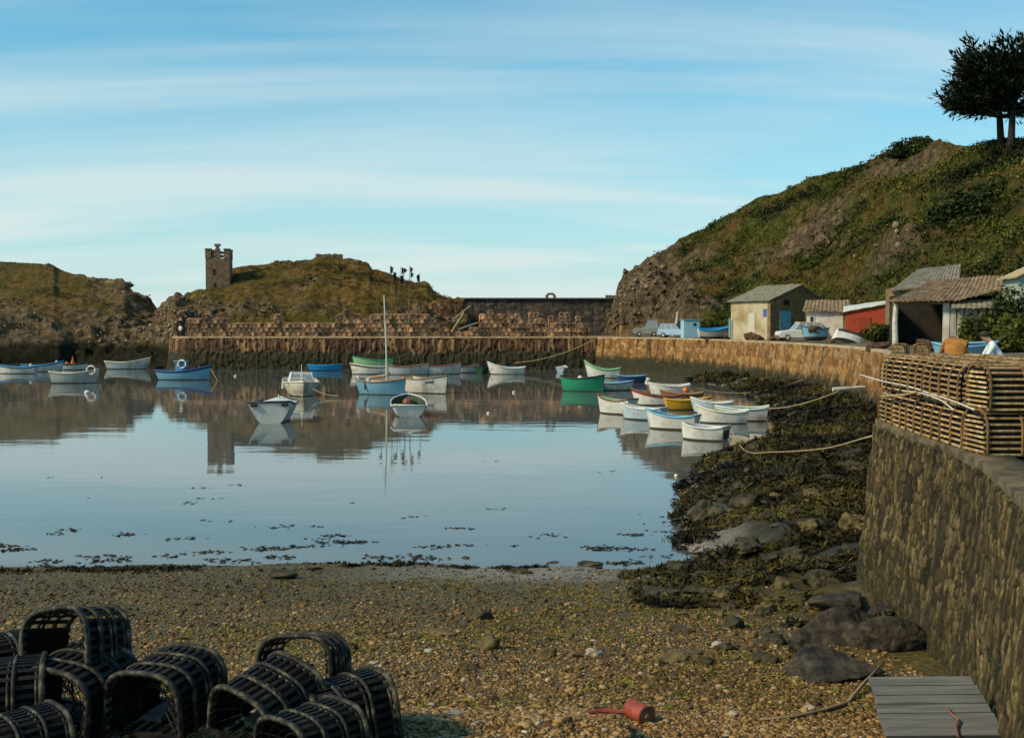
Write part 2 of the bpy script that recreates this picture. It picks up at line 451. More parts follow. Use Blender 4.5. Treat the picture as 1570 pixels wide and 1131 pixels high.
# ---- pebbles
peb = leafmat('pebble_stones', [(0.018, 0.011, 0.004), (0.09, 0.050, 0.016), (0.20, 0.112, 0.035), (0.31, 0.185, 0.065), (0.30, 0.23, 0.14), (0.52, 0.42, 0.28)])
n = 110000
yy = 9.0 * (25.2 / 9.0) ** rng.uniform(0, 1, n); pp = rng.uniform(-120, 1520, n); xx = (pp - 785) / F * yy
zb, dxx = beach_z(xx, yy)
k = (dxx < 2.6 * rng.uniform(0, 1, n)) & (xx < 5.2)
keep = rng.uniform(0, 1, n) < np.clip(1.25 - (yy - 13) * 0.06 - 0.5 * np.clip(yy - 22, 0, 1) * (xx > -4) + 0.5 * fbm(xx * 0.5, yy * 0.7, 3, 3), 0.25, 1)
k &= keep
sz = np.exp(rng.normal(-4.22, 0.46, k.sum())).clip(0.009, 0.06)
tone = np.clip(rng.beta(2.0, 3.0, k.sum()) - np.clip((yy[k] - 15) * 0.035, 0, 0.22) + 0.15 * fbm(xx[k] * .6, yy[k] * .6, 3, 9), 0, 1)
put(scatter_stones('pebbles', np.stack([xx[k], yy[k], zb[k] + sz * 0.18], 1), sz, peb, tone=tone), 'tan and brown pebbles strewn over the beach', None, None, 'stuff')
# ---- seaweed on the bank, along the tide line, and floating in the shallows
weed = leafmat('seaweed_fronds', [(0.004, 0.0035, 0.002), (0.016, 0.013, 0.005), (0.042, 0.033, 0.009), (0.08, 0.06, 0.014), (0.125, 0.105, 0.022)])
n = 21000
yy = 12 * (112 / 12) ** rng.uniform(0, 1, n); pp = rng.uniform(820, 1450, n); xx = (pp - 785) / F * yy
zb, dxx = beach_z(xx, yy)
k = (dxx > -0.25) & (zb > -0.08) & (fbm(xx * 0.7, yy * 0.9, 3, 21) > -0.03 - np.clip((yy - 20) * 0.02, 0, 0.4) + np.clip((20.5 - yy) * 0.16, 0, 1.2))
base = np.stack([xx[k], yy[k], zb[k] - 0.02], 1)
rad = (0.09 + 0.0045 * yy[k]) * rng.uniform(0.6, 1.5, k.sum())
tn = np.clip(0.36 + 0.9 * fbm(xx[k] * 0.5, yy[k] * 0.6, 3, 44) + rng.uniform(-.2, .2, k.sum()), 0, 1)
put(clumps('seaweed', base, rad, 20, weed, 0.21, flat=0.55, tone=tn, up=0.7, elong=2.0), 'dark brown seaweed heaped over the rocks below the quay', None, None, 'stuff')
green = leafmat('green_weed', [(0.045, 0.042, 0.007), (0.12, 0.11, 0.014), (0.21, 0.19, 0.026)])
n = 9000
yy = rng.uniform(11.5, 24.5, n); xx = rng.uniform(-10, 5.4, n)
zb, dxx = beach_z(xx, yy)
k = (fbm(xx * 0.35, yy * 0.5, 3, 55) + 0.10 * np.exp(-((xx - 3.4) / 1.8) ** 2) * 5 * np.exp(-((yy - 17.5) / 3.5) ** 2) > 0.12)
base = np.stack([xx[k], yy[k], zb[k]], 1)
put(clumps('green_algae', base, rng.uniform(0.03, 0.10, k.sum()), 7, green, 0.3, flat=0.3, up=1.2, elong=1.8), 'yellow green algae in patches on the wet shingle', None, None, 'stuff')
n = 2600
xx = rng.uniform(-22, 3.6, n); yy = 24.75 + 0.9 * fbm(xx * 0.22, xx * 0 + 3, 3, 61) + rng.normal(0, 0.28, n) - 0.3
zb, dxx = beach_z(xx, yy)
k = fbm(xx * 0.8, yy * 1.1, 3, 66) > 0.02 + 0.22 * np.clip((xx + 5) / 3, 0, 1)
base = np.stack([xx[k], yy[k], np.maximum(zb[k], 0.0)], 1)
put(clumps('tideline_wrack', base, rng.uniform(0.04, 0.13, k.sum()), 10, weed, 0.35, flat=0.5, up=0.7, elong=1.5, tone=rng.uniform(0, .55, k.sum())), 'dark wrack left along the water line of the beach', None, None, 'stuff')
fl = []
for q in range(64):
    py = 505 + 5.5 * F / random.triangular(25.5, 31, 25.8) if q < 40 else random.uniform(700, 850)
    px = random.uniform(0, 1030); g0 = G(px, py)
    for j in range(random.randint(5, 30) if q < 40 else random.randint(1, 5)):
        fl.append((g0.x + random.gauss(0, 0.26), g0.y + random.gauss(0, 0.12), 0.004))
fl = np.array(fl); fl = fl[(fl[:, 0] < shore_x(fl[:, 1]))]
put(clumps('floating_seaweed', fl, rng.uniform(0.03, 0.09, len(fl)), 4, weed, 0.7, flat=0.12, up=3.0, elong=1.6, tone=rng.uniform(0, .6, len(fl))), 'thin rafts of dark weed floating in the shallows', None, None, 'stuff')
# ---- masonry walls
def stone_wall_mat(name, cols, weedz, weedsoft=0.7, bscale=14):
    m, t, b = newmat(name)
    at = N(t, 'ShaderNodeAttribute'); at.attribute_name = 'tone'
    v = coords(t, 'World')
    c = ramp(t, spread(cols, 0.0, 1.0)); t.links.new(at.outputs['Fac'], c.inputs[0])
    n1 = noise(t, v, bscale, 8, 0.7); n2 = noise(t, v, 0.6, 6, 0.65)
    mr = N(t, 'ShaderNodeMapRange'); mr.inputs[1].default_value = 0.25; mr.inputs[2].default_value = 0.75; mr.inputs[3].default_value = 0.45; mr.inputs[4].default_value = 1.5
    t.links.new(n1, mr.inputs[0]); out = mixc(t, 1.0, c.outputs[0], mr.outputs[0], 'MULTIPLY')
    m0 = N(t, 'ShaderNodeMapRange'); m0.inputs[1].default_value = 0.3; m0.inputs[2].default_value = 0.7; m0.inputs[3].default_value = 0.45; m0.inputs[4].default_value = 1.45
    t.links.new(noise(t, coords(t, 'World', (1.6, 1.6, 0.22)), 0.9, 6, 0.7), m0.inputs[0]); out = mixc(t, 1.0, out, m0.outputs[0], 'MULTIPLY')
    g = N(t, 'ShaderNodeSeparateXYZ'); t.links.new(v, g.inputs[0])
    sv = noise(t, coords(t, 'World', (1, 1, 0.03)), 0.95, 3, 0.6)
    sr = ramp(t, [(0.62, 0.0), (0.66, 0.8)]); t.links.new(sv, sr.inputs[0]); out = mixc(t, sr.outputs[0], out, (0.02, 0.016, 0.008))
    # dripping weed: height plus vertical streak noise
    v2 = coords(t, 'World', (1.2, 1.2, 0.12)); n3 = noise(t, v2, 1.0, 6, 0.7)
    a = N(t, 'ShaderNodeMath', operation='MULTIPLY_ADD'); a.inputs[1].default_value = -2.6; t.links.new(n3, a.inputs[0]); t.links.new(g.outputs['Z'], a.inputs[2])
    m2 = N(t, 'ShaderNodeMapRange'); m2.inputs[1].default_value = weedz - 1.3 - weedsoft / 2; m2.inputs[2].default_value = weedz - 1.3 + weedsoft / 2; m2.inputs[3].default_value = 1; m2.inputs[4].default_value = 0
    t.links.new(a.outputs[0], m2.inputs[0])
    wc = ramp(t, [(0.35, (0.010, 0.009, 0.004)), (0.65, (0.045, 0.038, 0.014))]); t.links.new(n1, wc.inputs[0])
    out = mixc(t, m2.outputs[0], out, wc.outputs[0])
    t.links.new(out, b.inputs['Base Color'])
    b.inputs['Roughness'].default_value = 0.8; b.inputs['Specular IOR Level'].default_value = 0.25
    bump(t, b, n1, 0.7, 0.04)
    return m
def resample(pts, step):
    pts = np.array(pts, float); seg = np.hypot(*np.diff(pts[:, :2], axis=0).T); s = np.concatenate([[0], np.cumsum(seg)])
    n = max(2, int(s[-1] / step) + 1); q = np.linspace(0, s[-1], n)
    return np.stack([np.interp(q, s, pts[:, k]) for k in range(pts.shape[1])], 1), q
def wall_mesh(name, pts, zb, batter, step, cell, amp, m, parent, seed=0, rough=0.03, wild=0.25):
    """pts (x,y,ztop); wall face leaning out to the water by `batter` at its foot"""
    p, s = resample(pts, step)
    d = np.gradient(p[:, :2], axis=0); d /= np.hypot(d[:, 0], d[:, 1])[:, None] + 1e-9
    nrm = np.stack([-d[:, 1], d[:, 0]], 1)
    for _ in range(6):
        nrm[1:-1] = (nrm[:-2] + nrm[1:-1] * 2 + nrm[2:]) / 4
    nz = max(3, int((p[:, 2].max() - zb) / step) + 1)
    t = np.linspace(0, 1, nz)
    S, T = np.meshgrid(s, t, indexing='ij')
    H = (p[:, 2] - zb)[:, None] * T
    ws = S / cell[0] + wild * fbm(S / cell[0] * .7, H / cell[1] * .7, 2, seed); wh = H / cell[1] + wild * fbm(S / cell[0] * .7, H / cell[1] * .7, 2, seed + 5)
    f1, f2, cid = worley(ws, wh, seed)
    disp = amp * np.clip((f2 - f1) / 0.28, 0, 1) + amp * 0.9 * (cid - 0.5) + rough * fbm(S * 2.5, H * 2.5, 4, seed + 2)
    disp *= np.where(T > 0.985, 0.3, 1)
    off = batter * (1 - T) + disp
    X = p[:, 0:1] + nrm[:, 0:1] * off; Y = p[:, 1:2] + nrm[:, 1:2] * off
    V = np.stack([X, Y, zb + H], -1).reshape(-1, 3)
    mortar = np.clip((f2 - f1 - 0.03) / 0.11, 0, 1)
    tone = np.clip((0.25 + 0.75 * cid) * (0.2 + 0.8 * mortar), 0, 1)
    o = npmesh(name, V, gridfaces(len(s), nz), m, parent, smooth=False, col=tone.ravel())
    return o, p, nrm
warm_stone = stone_wall_mat('warm_quay_stone', [(0.04, 0.018, 0.008), (0.14, 0.066, 0.020), (0.22, 0.105, 0.03), (0.29, 0.16, 0.055), (0.25, 0.18, 0.105)], 1.75, 0.6, 5)
brown_stone = stone_wall_mat('brown_quay_stone', [(0.012, 0.007, 0.004), (0.06, 0.029, 0.013), (0.13, 0.066, 0.028), (0.26, 0.155, 0.07)], 2.25, 0.4, 5)
near_stone = stone_wall_mat('near_quay_stone', [(0.003, 0.002, 0.001), (0.014, 0.011, 0.004), (0.036, 0.027, 0.010), (0.074, 0.051, 0.019), (0.17, 0.125, 0.055)], 1.3, 1.4, 16)
coping_m = mat('pale_coping', [(0.17, 0.12, 0.06), (0.33, 0.24, 0.13), (0.42, 0.34, 0.22)], 1.6, kind='World', bmp=0.5)
near_cop = mat('worn_coping', [(0.035, 0.026, 0.014), (0.10, 0.075, 0.038), (0.17, 0.135, 0.08)], 3.5, kind='World', bmp=0.8, bdist=0.06)
def coping(p, nrm, parent, w=0.55, h=0.13, out=0.07, cm=None):
    n = len(p); rows = []
    for (o, z) in ((out, -h), (out, 0.0), (out - w, 0.02), (out - w, -h)):
        jit = 0.025 * fbm(np.arange(n) * 0.35, np.full(n, o + z), 2, 4)
        rows.append(np.stack([p[:, 0] + nrm[:, 0] * (o + jit), p[:, 1] + nrm[:, 1] * (o + jit), p[:, 2] + z + 0.05 + jit * 0.6], 1))
    V = np.stack(rows, 1).reshape(-1, 3)
    fs = []
    for i in range(n - 1):
        for k in range(3):
            fs.append((i * 4 + k, (i + 1) * 4 + k, (i + 1) * 4 + k + 1, i * 4 + k + 1))
    npmesh('coping', V, np.array(fs), cm or coping_m, parent)
near_pts = [(3.55, 6.6, 3.8), (4.95, 10.6, 3.8), (5.72, 13.2, 3.8), (6.12, 15.5, 3.8), (6.35, 19, 3.8), (6.55, 19.7, 3.8), (7.2, 20.1, 3.8), (13, 26, 3.9)]
qw = thing('quay_wall', 'rough stone quay wall in the right foreground under the lath pots', 'quay wall', (0, 0, 0))
o, p, nr = wall_mesh('wall_face', near_pts, -0.3, 0.38, 0.022, (0.075, 0.21), 0.030, near_stone, qw, 3, 0.06, 0.6)
coping(p[::6], nr[::6], qw, 0.5, 0.12, 0.02, near_cop)
mid_pts = [(13, 26, 3.9), (15.2, 40, 4.05), (21, 62, 4.1), (22.9, 74, 4.1), (23.4, 87, 4.1), (22.6, 104, 4.1), (20.7, 118, 4.1), (17, 132, 4.1), (10.8, 140, 4.1)]
qw2 = thing('quay_wall', 'long orange brown stone quay wall below the fishing huts', 'quay wall', (0, 0, 0))
o, p2, nr2 = wall_mesh('wall_face', mid_pts, -1.2, 0.75, 0.17, (0.75, 0.55), 0.10, warm_stone, qw2, 11, 0.10)
coping(p2[::4], nr2[::4], qw2, 0.7, 0.16, 0.10)
back_pts = [(10.8, 140, 4.1), (-41.5, 140, 4.1), (-44, 142, 4.1), (-45, 172, 4.1)]
qw3 = thing('quay_wall', 'brown stone quay wall across the back of the harbour beneath the stacked pots', 'quay wall', (0, 0, 0))
o, p3, nr3 = wall_mesh('wall_face', back_pts, -1.2, 0.8, 0.15, (0.42, 1.7), 0.18, brown_stone, qw3, 23, 0.10)
coping(p3[::4], nr3[::4], qw3, 0.8, 0.16, 0.10)
# ---- quay surface
deck_m = mat('quay_surface', [(0.06, 0.045, 0.028), (0.13, 0.10, 0.063), (0.21, 0.165, 0.11)], 1.4, kind='World', bmp=0.8, dirt=(0.07, 0.07, 0.025))
edge = [(a[0], a[1], a[2], 1.0, 0.12) for a in near_pts[:6]] + [(a[0], a[1], a[2], 1.0, 0.15) for a in mid_pts[1:-2]] + [(17, 132, 4.1, 0.9, 0.35), (10.8, 140, 4.1, 0.45, 0.9), (6, 140, 4.1, 0.1, 1.0), (-41.5, 140, 4.1, 0, 1), (-44, 142, 4.1, 0, 1)]
ed, _ = resample(edge, 0.8)
wl = [0.02, 0.6, 2, 4.5, 9, 20, 45]
isr = np.clip((ed[:, 3] - 0.3) * 2, 0, 1) * np.clip((ed[:, 1] - 30) / 20, 0, 1)
V = []
for wv in wl:
    wq = np.minimum(wv, np.where(ed[:, 3] > 0.5, 45, 34))
    V.append(np.stack([ed[:, 0] + ed[:, 3] * wq, ed[:, 1] + ed[:, 4] * wq, ed[:, 2] + isr * np.interp(wv, [0, 1.5, 9, 45], [0, 0.05, 0.5, 0.6]) + 0.05 * fbm(ed[:, 0] + wv, ed[:, 1] * .7, 3, 2)], 1))
V = np.stack(V, 1).reshape(-1, 3)
deck_V, deck_F = V, gridfaces(len(ed), len(wl))
put(npmesh('quay_surface', V, deck_F, deck_m, smooth=True), kind='structure')
# ---- hills
def hill_mat(name, grass, dry, rock, weedz=-99, rockbias=0.0):
    m, t, b = newmat(name)
    v = coords(t, 'World')
    n1 = noise(t, v, 0.16, 7, 0.65); n2 = noise(t, v, 0.9, 8, 0.75); n3 = noise(t, v, 3.5, 6, 0.7)
    gr = ramp(t, [(0.3, grass[0]), (0.5, grass[1]), (0.7, grass[2])]); t.links.new(n2, gr.inputs[0])
    dr = ramp(t, [(0.3, dry[0]), (0.5, dry[1]), (0.7, dry[2])]); t.links.new(n2, dr.inputs[0])
    rk = ramp(t, [(0.28, rock[0]), (0.45, rock[1]), (0.6, rock[2]), (0.75, rock[3])]); t.links.new(n2, rk.inputs[0])
    f1 = ramp(t, [(0.44, 0.0), (0.58, 1.0)]); t.links.new(n1, f1.inputs[0])
    c = mixc(t, f1.outputs[0], gr.outputs[0], dr.outputs[0])
    at = N(t, 'ShaderNodeAttribute'); at.attribute_name = 'tone'
    a = N(t, 'ShaderNodeMath', operation='MULTIPLY_ADD'); a.inputs[1].default_value = 0.8; t.links.new(n2, a.inputs[0]); t.links.new(at.outputs['Fac'], a.inputs[2])
    f2 = N(t, 'ShaderNodeMapRange'); f2.inputs[1].default_value = 0.78; f2.inputs[2].default_value = 1.0; t.links.new(a.outputs[0], f2.inputs[0])
    c = mixc(t, f2.outputs[0], c, rk.outputs[0])
    if weedz > -50:
        g = N(t, 'ShaderNodeSeparateXYZ'); t.links.new(v, g.inputs[0])
        q = N(t, 'ShaderNodeMath', operation='MULTIPLY_ADD'); q.inputs[1].default_value = -2.0; t.links.new(n1, q.inputs[0]); t.links.new(g.outputs['Z'], q.inputs[2])
        m2 = N(t, 'ShaderNodeMapRange'); m2.inputs[1].default_value = weedz - 1.6; m2.inputs[2].default_value = weedz - 0.4; m2.inputs[3].default_value = 1; m2.inputs[4].default_value = 0; t.links.new(q.outputs[0], m2.inputs[0])
        wc = ramp(t, [(0.35, (0.008, 0.008, 0.004)), (0.7, (0.04, 0.034, 0.014))]); t.links.new(n2, wc.inputs[0])
        c = mixc(t, m2.outputs[0], c, wc.outputs[0])  # dark tidal weed, the band also painting in shade under overhangs
    vor = N(t, 'ShaderNodeTexVoronoi', feature='DISTANCE_TO_EDGE'); vor.inputs['Scale'].default_value = 0.55
    dn = N(t, 'ShaderNodeTexNoise'); dn.inputs['Scale'].default_value = 0.6; dn.inputs['Detail'].default_value = 6; t.links.new(v, dn.inputs['Vector'])
    va = N(t, 'ShaderNodeVectorMath', operation='MULTIPLY_ADD'); va.inputs[1].default_value = (3.5, 3.5, 2.0); t.links.new(dn.outputs['Color'], va.inputs[0]); t.links.new(v, va.inputs[2]); t.links.new(va.outputs[0], vor.inputs['Vector'])
    ck = N(t, 'ShaderNodeMapRange'); ck.inputs[1].default_value = 0.0; ck.inputs[2].default_value = 0.16; ck.inputs[3].default_value = 0.55; ck.inputs[4].default_value = 1.1; t.links.new(vor.outputs['Distance'], ck.inputs[0])
    ckf = N(t, 'ShaderNodeMath', operation='MULTIPLY'); ckf.inputs[1].default_value = 0.85; t.links.new(f2.outputs[0], ckf.inputs[0])
    c = mixc(t, ckf.outputs[0], c, ck.outputs[0], 'MULTIPLY')
    t.links.new(c, b.inputs['Base Color']); b.inputs['Roughness'].default_value = 0.9; b.inputs['Specular IOR Level'].default_value = 0.12
    s = N(t, 'ShaderNodeMath', operation='MULTIPLY_ADD'); s.inputs[1].default_value = 0.35; t.links.new(n3, s.inputs[0]); t.links.new(n2, s.inputs[2])
    bump(t, b, s.outputs[0], 1.0, 0.8)
    return m
def hill(name, ctrl, nu, nv, m, gpow, amp, rockfn, seed, back=45, zback=-3):
    c = np.array(ctrl, float)
    px = np.linspace(c[0, 0], c[-1, 0], nu)
    cr, dc, yf, df = (np.interp(px, c[:, 0], c[:, k]) for k in (1, 2, 3, 4))
    v = np.linspace(0, 1, nv)
    U, Vv = np.meshgrid(px, v, indexing='ij')
    e0 = el(yf)[:, None]; e1 = el(cr)[:, None]
    D = df[:, None] + (dc - df)[:, None] * Vv
    X0 = (U - 785) / F * D
    # stepped ledges: the way up is uneven
    led = Vv + 0.05 * np.sin(Vv * 19 + 5 * fbm(X0 * 0.05, D * 0.03, 2, seed + 3)) * np.sin(np.pi * Vv)
    E = e0 + (e1 - e0) * np.clip(led, 0, 1) ** gpow
    Z = CAMZ + D * E
    rk = rockfn(U, Vv, X0, D)
    fade = np.clip(Vv / 0.06, 0, 1)
    dd = (ridge(X0 * 0.11, D * 0.09 + Z * 0.16, 5, seed) - 0.5) * 2 * amp * (0.4 + 1.6 * rk) + amp * 1.35 * (0.2 + rk) * (ridge(X0 * 0.30 + 0.1 * Z, Z * 0.5 + D * 0.15, 4, seed + 7) - 0.5) + 0.35 * rk * (worley(X0 * 0.45 + 0.2 * Z, Z * 0.6 + D * 0.1, seed)[2] - 0.5)
    edge_f = np.where(Vv > 0.97, 0.45, 1.0)
    Z = Z + dd * fade * edge_f
    D2 = D - 0.8 * dd * rk * fade
    X = (U - 785) / F * D
    rows = [np.stack([X[:, :1], D2[:, :1] - 0.3, np.minimum(Z[:, :1], 1.0) - 1.0], -1), np.stack([X, D2, Z], -1)]
    zc = Z[:, -1:]; bs = []
    for t in (0.15, 0.4, 0.75, 1.0):
        db = D[:, -1:] + back * t
        bs.append(np.stack([(px[:, None] - 785) / F * db, db, zc + (zback - zc) * t ** 1.6 - 0.2 * t], -1))
    A = np.concatenate(rows + bs, 1)
    T = np.concatenate([rk[:, :1], rk, np.repeat(rk[:, -1:], 4, 1)], 1)
    o = npmesh(name, A.reshape(-1, 3), gridfaces(nu, nv + 5), m, smooth=True, col=T.ravel())
    put(o, kind='structure')
    return A, T
right_m = hill_mat('hillside', [(0.016, 0.022, 0.004), (0.052, 0.060, 0.009), (0.12, 0.115, 0.018)], [(0.045, 0.028, 0.009), (0.10, 0.062, 0.019), (0.16, 0.105, 0.034)], [(0.022, 0.016, 0.010), (0.09, 0.062, 0.036), (0.19, 0.135, 0.08), (0.33, 0.25, 0.16)])
left_m = hill_mat('headland_ground', [(0.03, 0.026, 0.006), (0.095, 0.073, 0.015), (0.17, 0.125, 0.028)], [(0.065, 0.036, 0.010), (0.15, 0.085, 0.022), (0.24, 0.155, 0.045)], [(0.024, 0.016, 0.010), (0.11, 0.074, 0.040), (0.22, 0.155, 0.085), (0.36, 0.265, 0.16)], 3.0)
def rk_right(U, Vv, X, D):
    a = np.clip((1130 - U) / 160, 0, 1) * 0.75
    return np.clip(a + 0.95 * (fbm(X * 0.07, D * 0.05 + Vv * 3, 4, 41)) + 0.22 - 0.35 * np.clip((U - 1400) / 150, 0, 1) + 0.45 * np.exp(-((Vv - 0.42) / 0.2) ** 2) * np.exp(-((U - 1290) / 150) ** 2), 0, 1)
HR, HRt = hill('hill', [(928, 512, 172, 514, 168), (936, 484, 173, 512, 164), (943, 456, 175, 510, 160), (952, 440, 175, 508, 157), (962, 431, 175, 506, 154), (990, 404, 174, 504, 150), (1015, 388, 173, 503, 147), (1040, 374, 172, 503, 144), (1100, 341, 168, 504, 138), (1140, 315, 164, 505, 134), (1170, 299, 160, 505, 131), (1210, 287, 155, 505, 127), (1250, 274, 150, 505, 123), (1330, 247, 138, 507, 108), (1380, 234, 130, 510, 92), (1450, 226, 118, 512, 80), (1530, 219, 108, 516, 72), (1570, 216, 105, 516, 62), (1680, 205, 98, 545, 46), (2000, 190, 90, 580, 36)],
              330, 110, right_m, 0.80, 1.7, rk_right, 5, 50, 12)
def rk_mid(U, Vv, X, D):
    return np.clip(0.02 + 0.7 * np.clip((330 - U) / 70, 0, 1) + 0.75 * fbm(X * 0.09, D * 0.06 + Vv * 4, 4, 47) + 0.55 * np.exp(-((Vv - 0.3) / 0.22) ** 2) + 0.4 * np.clip((Vv - 0.93) / 0.05, 0, 1), 0, 1)
HM, HMt = hill('headland', [(120, 552, 168, 563, 160), (150, 528, 172, 562, 156), (190, 508, 180, 561, 152), (215, 498, 188, 563, 145), (240, 482, 196, 563, 142.5), (256, 470, 196, 560, 142), (262, 462, 195, 552, 142.5), (270, 458, 195, 536, 144), (285, 452, 194, 520, 155), (300, 447, 192, 516, 163), (316, 442, 190, 514, 164), (322, 434, 190, 514, 164), (345, 430, 191, 514, 164), (357, 413, 193, 514, 164), (385, 407, 194, 514, 164), (412, 405, 194, 514, 164), (440, 401, 194, 514, 164), (478, 396, 194, 514, 164), (484, 393, 194, 514, 164), (520, 394, 194, 514, 164), (524, 400, 193, 514, 164), (545, 402, 192, 514, 163), (566, 406, 191, 514, 163), (571, 415, 190, 513, 163), (600, 419, 188, 513, 163), (640, 433, 185, 513, 163), (654, 435, 183, 512, 163), (668, 450, 181, 512, 163), (690, 460, 178, 511, 163), (715, 470, 174, 511, 165), (740, 505, 172, 511, 168)],
              300, 80, left_m, 0.72, 1.25, rk_mid, 15, 40)
def rk_left(U, Vv, X, D):
    return np.clip(0.16 + 0.7 * fbm(X * 0.09, D * 0.06 + Vv * 4, 4, 57) + 0.5 * np.clip((0.5 - Vv) / 0.25, 0, 1) + 0.5 * np.clip((U - 100) / 80, 0, 1) - 0.3 * np.clip((100 - U) / 80, 0, 1) * (Vv > 0.5), 0, 1)
HL, HLt = hill('hill', [(-260, 380, 235, 560, 150), (-60, 396, 228, 558, 158), (3, 402, 224, 557, 163), (62, 405, 220, 556, 166), (84, 407, 219, 555, 167), (90, 413, 219, 555, 167), (118, 422, 215, 554, 170), (150, 432, 211, 553, 172), (178, 433, 209, 552, 174), (192, 433, 208, 551, 175), (205, 445, 205, 550, 177), (226, 458, 202, 548, 180), (243, 474, 200, 546, 183), (262, 492, 199, 540, 187), (290, 512, 198, 530, 190)],
              220, 80, left_m, 0.62, 1.3, rk_left, 25, 50)
def bvh_of(V, Fq): return BVHTree.FromPolygons([tuple(p) for p in V.reshape(-1, 3)], [tuple(q) for q in Fq])
TREES = [bvh_of(deck_V, deck_F)] + [bvh_of(A, gridfaces(*A.shape[:2])) for A in (HR, HM, HL)]
def drop(x, y, z=80):
    best = None
    for t in TREES:
        h = t.ray_cast(Vector((x, y, z)), Vector((0, 0, -1)))
        if h[0] is not None and (best is None or h[0].z > best): best = h[0].z
    return 0.0 if best is None else best
def on(px, py, d):
    """stand at that bearing and distance on whatever ground is there"""
    q = P(px, py, d); q.z = drop(q.x, q.y); return q
# ---- scrub growing on the hills
scrub_r = leafmat('hill_scrub', [(0.005, 0.008, 0.002), (0.022, 0.030, 0.005), (0.065, 0.075, 0.010), (0.125, 0.115, 0.018), (0.20, 0.125, 0.032)])
scrub_l = leafmat('heath_scrub', [(0.014, 0.012, 0.003), (0.05, 0.042, 0.009), (0.12, 0.092, 0.018), (0.19, 0.125, 0.03)])
def scrub(name, A, T, n, m, label, seed, thr=0.62, r0=(0.35, 1.1), per=12):
    nu, nv = A.shape[0], A.shape[1] - 5
    ui = rng.integers(0, nu - 1, n); vi = rng.integers(1, nv - 1, n)
    fu = rng.uniform(0, 1, (n, 1)); fv = rng.uniform(0, 1, (n, 1))
    q = (A[ui, vi] * (1 - fu) + A[ui + 1, vi] * fu) * (1 - fv) + (A[ui, vi + 1] * (1 - fu) + A[ui + 1, vi + 1] * fu) * fv
    tk = T[ui, vi]
    dens = fbm(q[:, 0] * 0.12, q[:, 1] * 0.1 + q[:, 2] * 0.15, 4, seed)
    k = (tk + rng.normal(0, 0.12, n) - 0.4 * dens < thr) & (q[:, 2] > 4.6)
    q = q[k]; ln = np.clip(0.4 + 0.95 * fbm(q[:, 0] * 0.16, q[:, 1] * 0.1 + q[:, 2] * 0.22, 4, seed + 3) + rng.normal(0, 0.13, len(q)), 0, 1)
    rad = rng.uniform(r0[0], r0[1], len(q)) * (0.75 + 0.5 * (1 - ln))
    put(clumps(name, q, rad, per, m, 0.20, flat=0.75, tone=ln, up=0.5), label, None, None, 'stuff')
scrub('hillside_scrub', HR, HRt, 11500, scrub_r, 'dark green and rusty scrub covering the steep hillside above the huts', 71, 0.52, (0.3, 0.9), 24)
scrub('heath', HM, HMt, 5200, scrub_l, 'olive and brown heath on the headland behind the quay', 72, 0.40, (0.25, 0.6), 14)
scrub('heath', HL, HLt, 4200, scrub_l, 'yellow brown heath on top of the far left hill', 73, 0.40, (0.25, 0.6), 14)

# ---- loose rock breaking through the turf
rubble_st = leafmat('outcrop_stone', [(0.022, 0.015, 0.010), (0.08, 0.056, 0.033), (0.14, 0.10, 0.058), (0.21, 0.155, 0.092), (0.30, 0.23, 0.145)])
def outcrops(name, A, T, n, label, seed, bias, s0=(0.18, 0.75)):
    nu, nv = A.shape[0], A.shape[1] - 5
    ui = rng.integers(0, nu - 1, n); vi = rng.integers(2, nv, n)
    q = A[ui, vi] + rng.uniform(-0.3, 0.3, (n, 3)) - np.array([0, 0, 0.15])
    d = fbm(q[:, 0] * 0.10, q[:, 2] * 0.22 + q[:, 1] * 0.06, 4, seed)
    k = (T[ui, vi] + 0.9 * d + rng.normal(0, 0.12, n) > bias) & (q[:, 2] > 3.2)
    q = q[k]; sz = np.exp(rng.uniform(np.log(s0[0]), np.log(s0[1]), len(q)))
    tone = np.clip(0.45 + 0.8 * fbm(q[:, 0] * 0.3, q[:, 2] * 0.4, 3, seed + 1) + rng.normal(0, 0.2, len(q)), 0, 1)
    put(scatter_stones(name, q, sz, rubble_st, 0.8, tone, False), label, None, None, 'stuff')
outcrops('rock_outcrops', HR, HRt, 9000, 'brown and grey rocks breaking out of the steep hillside', 81, 0.84, (0.12, 0.5))
outcrops('rock_outcrops', HM, HMt, 6500, 'brown rocks scattered over the headland slope', 82, 0.82, (0.12, 0.38))
outcrops('rock_outcrops', HL, HLt, 5000, 'brown rocks scattered over the far left hill', 83, 0.84, (0.12, 0.4))
# ================================================================== BUILDINGS AND WALLS
def wallmat(name, cols, dirt, scale=1.3):
    return mat(name, cols, scale, 0.85, 0.6, 7, kind='Object', dirt=dirt, bdist=0.05)
rubble = wallmat('rubble_wall', [(0.10, 0.062, 0.026), (0.20, 0.13, 0.055), (0.31, 0.22, 0.11)], (0.14, 0.09, 0.04), 2.6)
render_w = wallmat('old_limewash', [(0.46, 0.42, 0.33), (0.40, 0.34, 0.22), (0.30, 0.23, 0.11)], (0.24, 0.16, 0.065), 0.8)
white_w = wallmat('white_limewash', [(0.60, 0.58, 0.52), (0.52, 0.48, 0.41), (0.40, 0.34, 0.26)], (0.24, 0.17, 0.10), 0.9)
red_w = wallmat('red_paint', [(0.26, 0.035, 0.015), (0.34, 0.05, 0.02), (0.24, 0.04, 0.02)], (0.13, 0.035, 0.02), 2.0)
blue_p = mat('blue_paint', [(0.10, 0.30, 0.42), (0.15, 0.38, 0.50), (0.20, 0.42, 0.52)], 3, 0.6, 0.2)
dark_in = mat('dark_interior', [(0.012, 0.010, 0.008), (0.03, 0.024, 0.018)], 2)
